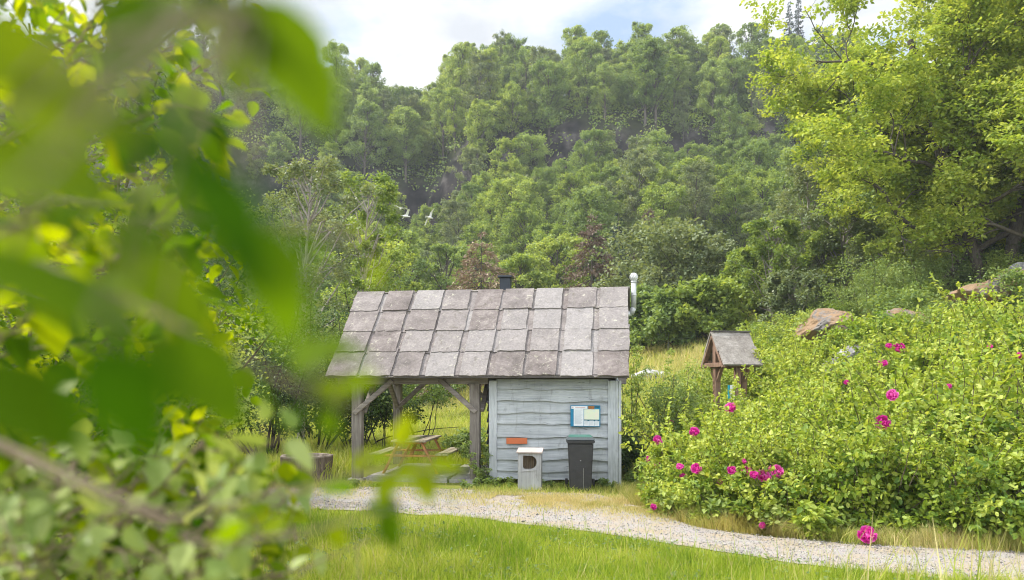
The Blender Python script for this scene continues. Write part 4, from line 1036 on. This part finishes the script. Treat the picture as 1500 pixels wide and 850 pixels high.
rs_ = np.random.default_rng(61)
SS = [bush_meshes('slope_shrub', 820+i, 1.5, 1.1, 9, 30, .085, (L_MID, L_FRESH, L_ROSE)[i], M_STEM, 170) for i in range(3)]
k = 0
for yy in np.arange(20.5, 37, 2.0):
    for xx in np.arange(7.5, 27, 2.0):
        x_, y_ = xx+rs_.uniform(-.8, .8), yy+rs_.uniform(-.8, .8); px_ = HX+x_/y_*F; d_ = .9*(x_-2.35)+.43*(y_-12.1)
        if px_ < 1085 or px_ > 1560 or (px_ < 1180 and y_ > 30): continue
        if px_ > 1385 and y_ < 27.5 and rs_.random() < .8: continue
        k += 1; v_ = int(rs_.integers(3)) if y_ < 26 else int(rs_.integers(2))
        put_bush('shrub', SS[v_], (x_, y_, hz(x_, y_)-.05), rs_.uniform(.7, 1.25), rs_.random()*6, ('mid-green', 'fresh green', 'yellow-green')[v_]+' shrub scattered over the slope under the oaks', ('mid-green', 'fresh green', 'yellow-green')[v_]+' shrubs of the oak slope')
for i, (px_, Y) in enumerate([(1215, 50), (1265, 56), (1310, 48), (1350, 60), (1395, 50), (1440, 62), (1480, 52), (1525, 58), (1240, 70), (1330, 75), (1420, 78), (1500, 72), (1190, 62)]):
    put_tree('leafy_tree', VAR[('mid', 'fresh')[i % 2], i % 4], at(px_, Y), rs_.uniform(.75, 1.0), i, label='leafy tree half hidden behind the big oaks', group='trees behind the oaks')
for i, (px_, Y, H, R_) in enumerate([(1205, 36, 4.2, 1.8), (1260, 38, 4.6, 2.0), (1320, 37, 4.0, 1.9), (1375, 36, 4.2, 1.8), (1460, 37, 4.2, 2.0), (1520, 36, 4, 2)]):
    put_tree('young_tree', tree_meshes('young_tree', 560+i, H, R_, .08, 34, 40, .13, L_MID if i % 2 else L_FRESH, M_BARK, .9, lobe=.3), at(px_, Y), 1, i, label=('mid-green' if i % 2 else 'fresh green')+' young tree in the undergrowth beneath the oak crown', group=('mid-green' if i % 2 else 'fresh green')+' young trees beneath the oak')
def f_slope(r, n):
    x = r.uniform(6, 26, n); y = r.uniform(17, 36, n); k = (fbm(x*.4, y*.4) > .36); return x[k], y[k]
verge(60000, f_slope, .38, .5, 'slope_grass', 'half-dry grass on the slope below the oak', 17)
# ------------------------------------------------------------------ roses
RV = [bush_meshes('rose', 800+i, 1.3, 1.0, 26, 18, .074, L_ROSE, M_STEM, 380, low=.04, cr=.128, upright=.85, sr=.024, cvar=.45, upb=.65, shoots=16) for i in range(5)]
rr = np.random.default_rng(91); roses = []
RP = [(2.95, 12.3, .85), (3.55, 11.6, .95), (3.3, 13.3, .95), (4.3, 11.2, 1.0), (4.4, 12.5, 1.05), (4.1, 14.2, 1.0), (5.1, 10.6, 1.0), (5.4, 11.9, 1.15), (5.2, 13.6, 1.1), (5.2, 15.4, .95), (6.0, 10.1, 1.0),
      (6.5, 11.3, 1.2), (6.4, 12.9, 1.15), (6.4, 14.8, 1.1), (6.6, 16.8, 1.0), (7.2, 9.7, 1.1), (7.7, 11.0, 1.3), (7.7, 12.8, 1.2), (7.8, 14.8, 1.15), (8.0, 17.0, 1.1), (8.9, 11.8, 1.35), (9.2, 14.0, 1.2), (9.5, 16.4, 1.15), (5.75, 17.3, .75), (10.8, 17.4, 1.2), (10.9, 14.8, 1.3), (7.6, 19.4, 1.0), (9.6, 19.2, 1.0), (12.3, 18.6, 1.2), (6.3, 21.5, .9), (8.2, 8.9, 1.1), (4.3, 16.4, .75), (7.2, 18.4, 1.15), (7.4, 20.6, 1.2), (8.7, 21.6, 1.25), (6.9, 22.6, 1.1), (8.4, 24.0, 1.2), (3.2, 11.25, .7), (4.0, 10.6, .8), (4.9, 10.0, .85), (5.8, 9.45, .85), (6.7, 9.0, .9), (2.75, 12.0, .65), (5.9, 20.4, .75), (10.6, 20.4, .9)]
words = ['lowest of the thicket beside the hut', 'at the path bend', 'beside the right hut corner', 'at the path edge left of the red lone bloom', 'in the thicket behind the path-bend bush', 'below the left foot of the roofed sign', 'just above the lone bloom by the path', 'in the middle of the front thicket', 'below the roofed sign', 'right at the foot of the roofed sign', 'at the path edge right of the lone bloom',
         'high in the middle of the thicket', 'behind the middle of the thicket', 'right of the roofed sign', 'beyond the roofed sign', 'at the right path edge', 'tall against the right picture edge', 'below the small grey boulder', 'just below the grey split boulder', 'left of the split boulder', 'tall at the right under the red rock slope', 'below the rock ledge', 'touching the middle outcrop', 'behind the roofed sign', 'under the shrub on the ledge', 'at the right edge below the red slope', 'left under the rusty outcrop', 'at the foot of the rusty outcrop', 'in front of the long red slope', 'highest on the slope behind the sign', 'nearest the camera at the right', 'close behind the left sign post', 'just right of the sign roof', 'above the right end of the sign roof', 'up the slope right of the sign', 'up the slope straight behind the sign', 'low over the verge at the path bend', 'low over the verge left of the lone bloom', 'low over the verge above the lone bloom', 'low over the verge right of the lone bloom', 'low over the verge near the right edge', 'smallest at the left tip of the thicket', 'between the sign and the left rock outcrop', 'hard behind the left gable of the sign', 'before the middle outcrop']
for i, (x_, y_, sc) in enumerate(RP):
    roses.append(put_bush('rose_bush', RV[i % 5], (x_, y_, hz(x_, y_)-.03), sc*rr.uniform(.8, 1.25), rr.random()*6.3, 'yellow-green rose bush '+words[i], 'rose bushes of the thicket', 'rose bush'))
# leafy plants along the verge
for i, (px_, py_, sc, lb) in enumerate([(1180, 778, 1.2, 'leafy verge plant left of the lone red bloom'), (1310, 790, 1.4, 'broad-leaved verge plant right of the lone red bloom'), (1370, 790, 1.3, 'verge plant farther right by the path'), (1430, 795, 1.6, 'pale leafy verge plant near the right edge'), (1485, 800, 1.7, 'verge plant at the right picture edge'), (1120, 765, 1.0, 'small verge plant at the path bend'), (1240, 785, 1.1, 'verge plant just beside the lone red bloom'), (990, 745, 1.0, 'small verge plant at the lowest rose bush')]):
    Y = 2.034*F/(py_-HY); put_bush('verge_plant', wd[(i*2+1) % 3 if i % 3 else 0], at(px_, Y+.15), sc, i, lb, 'leafy plants along the verge', 'plant')
WV = [bush_meshes('weedy', 770+i, .42, .30, 9, 16, .075, (L_ROSE, L_FRESH, L_ROSE)[i], M_STEM, 60, low=.0) for i in range(3)]
for i in range(34):
    x_ = 2.25+6.2*(i+rr.random())/34; y_ = float(yfar(x_))+.25+rr.gamma(1.5, .28); vk = i % 3
    put_bush('verge_plant', WV[vk], (x_, y_, hz(x_, y_)), rr.uniform(.55, 1.35), rr.random()*6, ('yellow-green' if vk != 1 else 'fresh green')+' leafy weed in the row along the foot of the roses', ('yellow-green' if vk != 1 else 'fresh green')+' weeds along the foot of the roses', 'plant')
# blooms
bpy.context.view_layer.update()
dg = bpy.context.evaluated_depsgraph_get()
def bloom_mesh(seed):
    r = np.random.default_rng(seed); Vs, Qs, vr, off = [], [], [], 0
    for layer, (np_, tilt, L, wdt) in enumerate(((6, .25, .5, .46), (6, .6, .44, .40), (5, 1.0, .34, .30), (4, 1.3, .22, .2))):
        for k in range(np_):
            a = 2*PI*(k+.5*layer)/np_+r.normal(0, .15); ti = tilt+r.normal(0, .12)
            out = np.array([np.cos(a)*np.cos(ti), np.sin(a)*np.cos(ti), np.sin(ti)]); side = np.array([-np.sin(a), np.cos(a), 0]); up = np.cross(out, side)*-1
            G = []
            for u, ww, cz in ((0, .25, 0), (.35, .85, .03), (.75, 1.0, .04), (1.0, .55, -.05)):
                for s in (-1, 0, 1): G.append(out*u*L+side*s*ww*wdt*.5+up*(cz*1.6+.10*s*s*ww+r.normal(0, .025)))
            Vs.append(np.array(G)); i = np.arange(3)[:, None]*3; j = np.arange(2)[None]
            Qs.append(off+np.stack([i+j, i+j+1, i+j+4, i+j+3], -1).reshape(-1, 4)); off += 12
            vr.append(np.clip(np.repeat([.05, .3, .5, .85], 3)+r.normal(0, .12, 12)+r.normal(0, .15), 0, 1))
    return npmesh('bloom', np.concatenate(Vs), np.concatenate(Qs), M_PINK, True, var=np.concatenate(vr))
BM = [bloom_mesh(k) for k in range(4)]
BL = [(1017, 633, 13), (963, 645, 13), (962, 683, 13), (996, 684, 10), (1020, 687, 14), (949, 672, 8), (1072, 690, 13), (1056, 708, 10), (1094, 690, 13), (1104, 696, 11), (1119, 698, 19), (1136, 692, 20), (1070, 598, 15), (1293, 533, 12),
      (1316, 511, 17), (1307, 579, 15), (1293, 619, 19), (1270, 784, 23), (1302, 507, 8), (957, 743, 9), (1117, 770, 9), (1089, 676, 8), (1000, 698, 8), (1494, 521, 9), (1030, 686, 8), (1450, 508, 7), (1240, 560, 7), (1390, 566, 7), (985, 617, 7)]
bloom_plant = None
for i, (px_, py_, s) in enumerate(BL):
    d = Vector(((px_-HX)/F, 1, (HY-py_)/F)); o0 = Vector((0, 6.5, ZC))+Vector((d.x*6.5, 0, d.z*6.5))
    ok, hit, nn, fi, ob, mt = SC.ray_cast(dg, o0, d.normalized())
    root = ob.parent if ok and ob is not None and ob.parent is not None and ob.parent.name.startswith(('rose_bush', 'verge_plant')) else None
    if not ok: print('bloom miss', px_, py_); continue
    if root is None or root.name.startswith('verge_plant'):
        root = min(roses, key=lambda q: (q.location-hit).length)
    hit = hit-d.normalized()*.05
    sz = s/F*hit.y*1.2
    b_ = link('bloom', BM[i % 4], root)
    fwd = (-d.normalized()*1.0+Vector((rr.normal()*.35, 0, .55+rr.normal()*.2))).normalized()
    Mw = Matrix.Translation(hit) @ fwd.to_track_quat('Z', 'Y').to_matrix().to_4x4() @ Matrix.Rotation(rr.random()*6, 4, 'Z') @ Matrix.Scale(sz, 4)
    b_.matrix_parent_inverse = Matrix(); b_.matrix_local = root.matrix_world.inverted() @ Mw

# ------------------------------------------------------------------ gulls and street lamp
def gull(px_, py_, Y, rz, roll, flap, label):
    p_ = W(px_, py_, Y); root = empty('gull', p_, rz, label=label, cat='bird', group='gulls flying before the hillside'); root.rotation_euler = (roll, 0, rz)
    m = MB(); prof = [(.0, -.26), (.02, -.23), (.05, -.12), (.062, .0), (.05, .10), (.034, .15), (.036, .19), (.02, .23), (.004, .26)]
    m.lathe(prof, seg=12)
    for v in m.bm.verts: v.co = Vector((v.co.z, v.co.x, v.co.y))
    for sg in (-1, 1):
        pts = [(.10, sg*.03, .02), (.13, sg*.28, .02+.28*flap), (.02, sg*.58, .02+.28*flap-.10), (-.02, sg*.57, .02+.28*flap-.10), (.0, sg*.27, .02+.27*flap), (-.07, sg*.03, .02)]
        vs = [Vector(q) for q in pts]
        a = [m.bm.verts.new(q) for q in vs]; b2 = [m.bm.verts.new(q+Vector((0, 0, .014))) for q in vs]
        for q in ((0, 1, 4, 5), (1, 2, 3, 4)):
            m.bm.faces.new([a[i] for i in q]); m.bm.faces.new([b2[i] for i in q[::-1]])
        for i in range(6): m.bm.faces.new((a[i], a[(i+1) % 6], b2[(i+1) % 6], b2[i]))
    m.poly([(-.22, -.02, 0), (-.36, -.07, 0), (-.36, .07, 0), (-.22, .02, 0)], 0, (0, 0, .01))
    m.build('body', M_BIRD, root)
gull(587, 306, 44, 1.9, .15, .35, 'white gull flying highest, wings level'); gull(595, 317, 43, .5, -.3, .8, 'white gull flying lowest left with raised wings'); gull(630, 319, 43, .9, -.85, .5, 'white gull banking alone on the right')
Y = 36.5; p_ = W(979, 476, Y); zt = W(983, 455, Y).z
lp = empty('street_lamp', (p_.x, Y, hz(p_.x, Y)), 0, label='thin grey street lamp before the dark trees', cat='street lamp')
z_ = zt-lp.location.z
MB().cyl((0, 0, 0), (0, 0, z_), .05, .035, 8).build('pole', M_LAMP, lp); m = MB(); m.beam((0, 0, z_), (-.2, 0, z_+.05), .05, .05); m.build('arm', M_LAMP, lp); MB().box((-.30, 0, z_+.06), (.28, .12, .06), None, .015).build('lamp_head', M_ZINC, lp)

# ------------------------------------------------------------------ near foliage on the left
def leaf_sheet(r, base, axis_, nor, L, wd_, curl=.25):
    """a real leaf: 7 x 5 grid with midrib fold and curl"""
    axis_ = nrm(axis_); S = nrm(np.cross(nor, axis_)); N = np.cross(axis_, S); V = []
    for i in range(8):
        u = i/7; ww = wd_*.5*(math.sin(PI*min(u*1.02, 1)**.72)**.8 if 0 < u < 1 else .02)
        for j in (-1, -.5, 0, .5, 1):
            V.append(base+axis_*L*u+S*ww*j*(1+.08*math.sin(i*2.6+j))+N*(abs(j)*ww*.22-curl*L*u*u*.5+.03*L*math.sin(u*7+j*2)*.3))
    return np.array(V)
_i = np.arange(7)[:, None]*5; _j = np.arange(4)[None]; LQ = np.stack([_i+_j, _i+_j+1, _i+_j+6, _i+_j+5], -1).reshape(-1, 4)
def near_branch(kind, label, branches, seed, lm=L_NEAR, tw=M_TWIG, tr=.0026, big=(), group=None, cat='branch', subtwigs=True, hub=None, thick=3):
    """branches: list of (ctrl points (px,py,depth)..., leaf length, count). leaves alternate along twigs"""
    r = np.random.default_rng(seed); polys, Vs, vr, starts = [], [], [], []
    for bi, (ctrl, LL, cnt_) in enumerate(branches):
        P = np.array([W(*c) for c in ctrl]); k = len(P)
        t = np.linspace(0, k-1, 14); P = np.stack([np.interp(t, np.arange(k), P[:, a]) for a in range(3)], 1)
        P[1:-1] = (P[:-2]+2*P[1:-1]+P[2:])/4
        polys.append((P, (tr if bi < thick else min(tr, .0022))*np.linspace(1, .3, 14)*(np.linalg.norm(P[0]-[0, 0, ZC])**.5)))
        starts.append((P[0], polys[-1][1][0]*.9))
        span = np.linalg.norm(P[-1]-P[0])
        for c in range(cnt_):
            f = (c+r.random())/cnt_*13; i = min(int(f), 12); q = P[i]+(P[i+1]-P[i])*(f-i)
            T = nrm(P[i+1]-P[i]); sd_ = nrm(np.cross(T, unit(r, 1)[0])); L = LL*r.uniform(.6, 1.25)
            off = sd_*r.random()**1.5*span*.28 if subtwigs else sd_*.3*LL*r.random()
            e = q+off
            if subtwigs and np.linalg.norm(off) > LL*.5: polys.append((np.array([q, (q+e)/2+r.normal(0, .006, 3), e]), tr*.35*np.array([1, .8, .5])))
            ax_ = nrm(T*.4+sd_*.9+r.normal(0, .35, 3)+np.array([0, 0, -.25])); nor = nrm(r.normal(0, .45, 3)+np.array([0, -.25, 1.0]))
            Vs.append(leaf_sheet(r, e, ax_, nor, L, L*r.uniform(.6, .8), r.uniform(.05, .5))); vr.append(np.clip(.52+r.normal(0, .27), 0, 1))
    for (px_, py_, dd, ang, L, wd_, face, v) in big:          # single leaves: centre, image angle, size in m
        c = np.array(W(px_, py_, dd)); a_ = np.array([math.cos(ang), .15, math.sin(ang)]); nor = np.array(face, float)
        Vs.append(leaf_sheet(r, c-nrm(a_)*L*.5, a_, nor, L, wd_, .15)); vr.append(v)
        b0 = c-nrm(a_)*L*.5; al = np.concatenate([p for p, _ in polys[:len(branches)]]); q = al[np.argmin(np.linalg.norm(al-b0, axis=1))]
        polys.append((np.array([q, (q+b0)/2+np.array([0, 0, .012]), b0]), np.array([.0011, .0009, .0007])))
    n_ = len(Vs); V = np.concatenate(Vs); Q = (np.arange(n_)[:, None, None]*40+LQ[None]).reshape(-1, 4)
    if len(starts) > 4:                                    # a shrub: main stems from the ground, twigs join the nearest stem
        SP = np.array([q for q, _ in starts]); cx, cy = SP[:, 0].min()-.25, SP[:, 1].mean(); hub = np.array([cx, cy, hz(cx, cy)-.05])
        mains = []
        for k in range(5):
            tgt = SP[np.argsort(SP[:, 2])[int((k+.5)/5*len(SP))]]+r.normal(0, .05, 3)
            t = np.linspace(0, 1, 9)[:, None]; M_ = hub+(tgt-hub)*t+np.array([-.25, 0, .1])*np.sin(PI*t)+r.normal(0, .012, (9, 3))*np.sin(PI*t)
            mains.append(M_); polys.append((M_, .0038*np.linspace(1, .35, 9)))
        AM = np.concatenate(mains)
        for q, rad in starts:
            a = AM[np.argmin(np.linalg.norm(AM-q, axis=1)+.3*np.maximum(AM[:, 2]-q[2], 0))]
            polys.append((np.array([a, (a+q)/2+r.normal(0, .015, 3)+np.array([0, 0, .03]), q]), min(rad, .0016)*np.array([1.1, 1, .9])))
    else:
        hub = np.array(W(-330, 620, np.mean([c[0][0][2] for c in branches])*1.05))
        for q, rad in starts: polys.append((np.array([hub, hub*.5+q*.5+np.array([0, .01, .03]), q]), rad*np.array([1.5, 1.2, 1])))
    root = empty(kind, tuple(W(*branches[0][0][0])) if branches else (0, 0, 0), 0, label=label, cat=cat, group=group)
    off = np.array(root.location)
    tv, tq = tubes(polys, 6)
    link('stem', npmesh(kind+'_stem', tv-off, tq, tw, True), root)
    link('leaves', npmesh(kind+'_leaves', V-off, Q, lm, True, var=np.repeat(np.array(vr), 40)), root)
    return root
# very near overhanging spray
near_branch('leafy_branch', 'very close overhanging branch with big blurred leaves at top left',
    [([(60, -160, .34), (230, -40, .30), (380, 20, .28)], .045, 5)], 1,
    big=[(425, 95, .27, -.95, .060, .040, (.4, -.75, .5), .55), (330, 20, .26, -.5, .05, .032, (.2, -.5, .9), .1), (255, 235, .16, -.55, .040, .029, (.1, -.35, 1), .05), (330, 330, .15, -1.1, .037, .025, (.35, -.45, .9), .05), (400, 420, .21, -1.2, .042, .028, (.6, -.6, .6), .5),
         (160, 320, .15, -.3, .034, .024, (0, -.3, 1), .3), (60, 260, .24, -.2, .05, .034, (0, -.8, .6), .7), (190, 590, .15, -1.2, .030, .020, (0, -.6, .8), .1), (300, 560, .34, -.8, .055, .04, (.2, -.6, .8), .4), (110, 440, .32, -.4, .06, .042, (.1, -.4, 1), .35), (30, 600, .32, -.6, .06, .045, (.1, -.5, .9), .3), (250, 150, .22, -.4, .05, .036, (.1, -.3, 1), .1), (110, 170, .27, -.3, .05, .036, (.1, -.8, .6), .8), (40, 420, .26, -.5, .05, .036, (0, -.4, 1), .5), (20, 90, .27, -.5, .05, .034, (0, -.8, .6), .75), (250, 430, .36, -.7, .05, .034, (.1, -.6, .8), .6)], cat='branch', subtwigs=False)
near_branch('leafy_branch', 'blurred branch tip reaching right in front of the shelter roof',
    [([(60, 380, 0.45), (250, 470, 0.41), (420, 560, 0.37), (500, 600, 0.36)], .029, 14), ([(80, 300, 0.42), (300, 330, 0.37), (470, 330, 0.35), (560, 375, 0.34)], .023, 8)], 2,
    big=[(490, 575, 0.36, -.5, 0.0204, 0.0132, (.3, -.6, .8), .7), (520, 520, 0.34, -.2, 0.0180, 0.0120, (.1, -.5, .9), .4)], subtwigs=False)
near_branch('leafy_branch', 'blurred yellow-green twig in front of the picnic table',
    [([(250, 760, 0.57), (420, 720, 0.54), (560, 690, 0.52), (660, 690, 0.50)], .028, 9), ([(300, 800, 0.60), (450, 780, 0.57), (580, 745, 0.54)], .024, 7)], 3,
    big=[(592, 632, 0.52, 1.2, 0.0270, 0.0180, (.5, -.8, .3), .85), (610, 690, 0.51, .1, 0.0330, 0.0192, (0, -.8, .6), .8), (655, 682, 0.50, -.1, 0.0270, 0.0168, (.2, -.7, .7), .85), (560, 670, 0.52, .3, 0.0240, 0.0156, (0, -.6, .8), .7), (575, 742, 0.54, -.8, 0.0210, 0.0132, (.2, -.5, .8), .2)], subtwigs=False)
# shrub of mid-near leaves filling the left
rb = np.random.default_rng(12)
def spray(n, x0, x1, y0, y1, d0, d1, LL, cnt_):
    out = []
    for _ in range(n):
        px0, py0, dd = rb.uniform(x0, x1), rb.uniform(y0, y1), rb.uniform(d0, d1); dx, dy = rb.uniform(60, 220), rb.normal(0, 80)
        out.append(([(px0-dx*.5, py0+60-dy*.2, dd*1.03), (px0, py0, dd), (px0+dx*.45, py0+dy*.5-10, dd*.97)], LL, cnt_))
    return out
near_branch('near_shrub', 'nearest leafy shrub filling the left edge, strongly blurred', spray(34, -120, 290, -40, 640, .7, 1.5, .058, 12), 4, cat='bush', tr=.0022)
near_branch('near_shrub', 'second blurred leafy shrub behind the nearest one on the left', spray(85, -160, 320, -80, 760, 1.6, 3.2, .062, 22), 5, cat='bush', tr=.0024)
near_branch('near_shrub', 'low leafy shrub with pale leaves and a bare brown stick at bottom left',
    [([(60, 850, 1.35), (130, 800, 1.3), (215, 735, 1.25), (300, 645, 1.2)], .045, 12), ([(205, 745, 1.26), (255, 765, 1.24), (300, 770, 1.22)], .04, 6)]+spray(34, -40, 400, 620, 860, 1.2, 2.0, .052, 15), 6, lm=L_NEAR, cat='bush', tr=.0075)
near_branch('near_shrub', 'pale-leaved twigs at the bottom left above the grass', spray(34, -40, 400, 640, 860, .95, 1.6, .045, 12)+[([(330, 860, 1.1), (440, 835, 1.05), (540, 790, 1.0)], .04, 6)], 7, lm=L_PALE, cat='bush', tr=.003)
# bigger shrubs and a young tree further out on the left
LB = [(-3.9, 5.8, 3.6, 1.5, .062, 'green shrub standing left of the lawn, nearer one'), (-5.3, 8.0, 5.4, 2.1, .065, 'tall green shrub left of the lawn'), (-5.6, 10.6, 4.6, 1.6, .06, 'green shrub farther back left of the lawn'), (-7.2, 10.4, 7.0, 2.6, .07, 'tall leafy shrub at the left picture edge'), (-8.2, 14.0, 7.6, 2.8, .075, 'tall leafy shrub behind the others on the left'), (-3.0, 4.9, 1.2, .9, .055, 'low shrub at the bottom left by the lawn'), (-6.6, 13.2, 3.2, 1.4, .065, 'shrub at the left end of the gravel path')]
for i, (x_, y_, H, R, lf, lb) in enumerate(LB):
    put_bush('leafy_shrub', bush_meshes('left_shrub', 900+i, H, R, 12, 34, lf, L_FRESH if i % 3 else L_NEAR, M_STEM, 330), (x_, y_, hz(x_, y_)-.05), 1, 0, lb)
# ------------------------------------------------------------------ haze in the valley air
hb = bmesh.new(); bmesh.ops.create_cube(hb, size=1); bmesh.ops.scale(hb, vec=(700, 420, 130), verts=hb.verts); bmesh.ops.translate(hb, vec=(0, 150, 55), verts=hb.verts)
hm = bpy.data.meshes.new('haze'); hb.to_mesh(hm); hb.free()
hmat = bpy.data.materials.new('haze_air'); hmat.use_nodes = True; ht = hmat.node_tree; ht.nodes.clear()
hv = ht.nodes.new('ShaderNodeVolumePrincipled'); hv.inputs['Color'].default_value = (.86, .92, 1, 1); hv.inputs['Density'].default_value = .0006; hv.inputs['Anisotropy'].default_value = .2
ht.links.new(hv.outputs[0], ht.nodes.new('ShaderNodeOutputMaterial').inputs['Volume'])
hm.materials.append(hmat); tag(link('haze', hm), kind='stuff')
print('objects', len(bpy.data.objects), 'trees', len(spots))
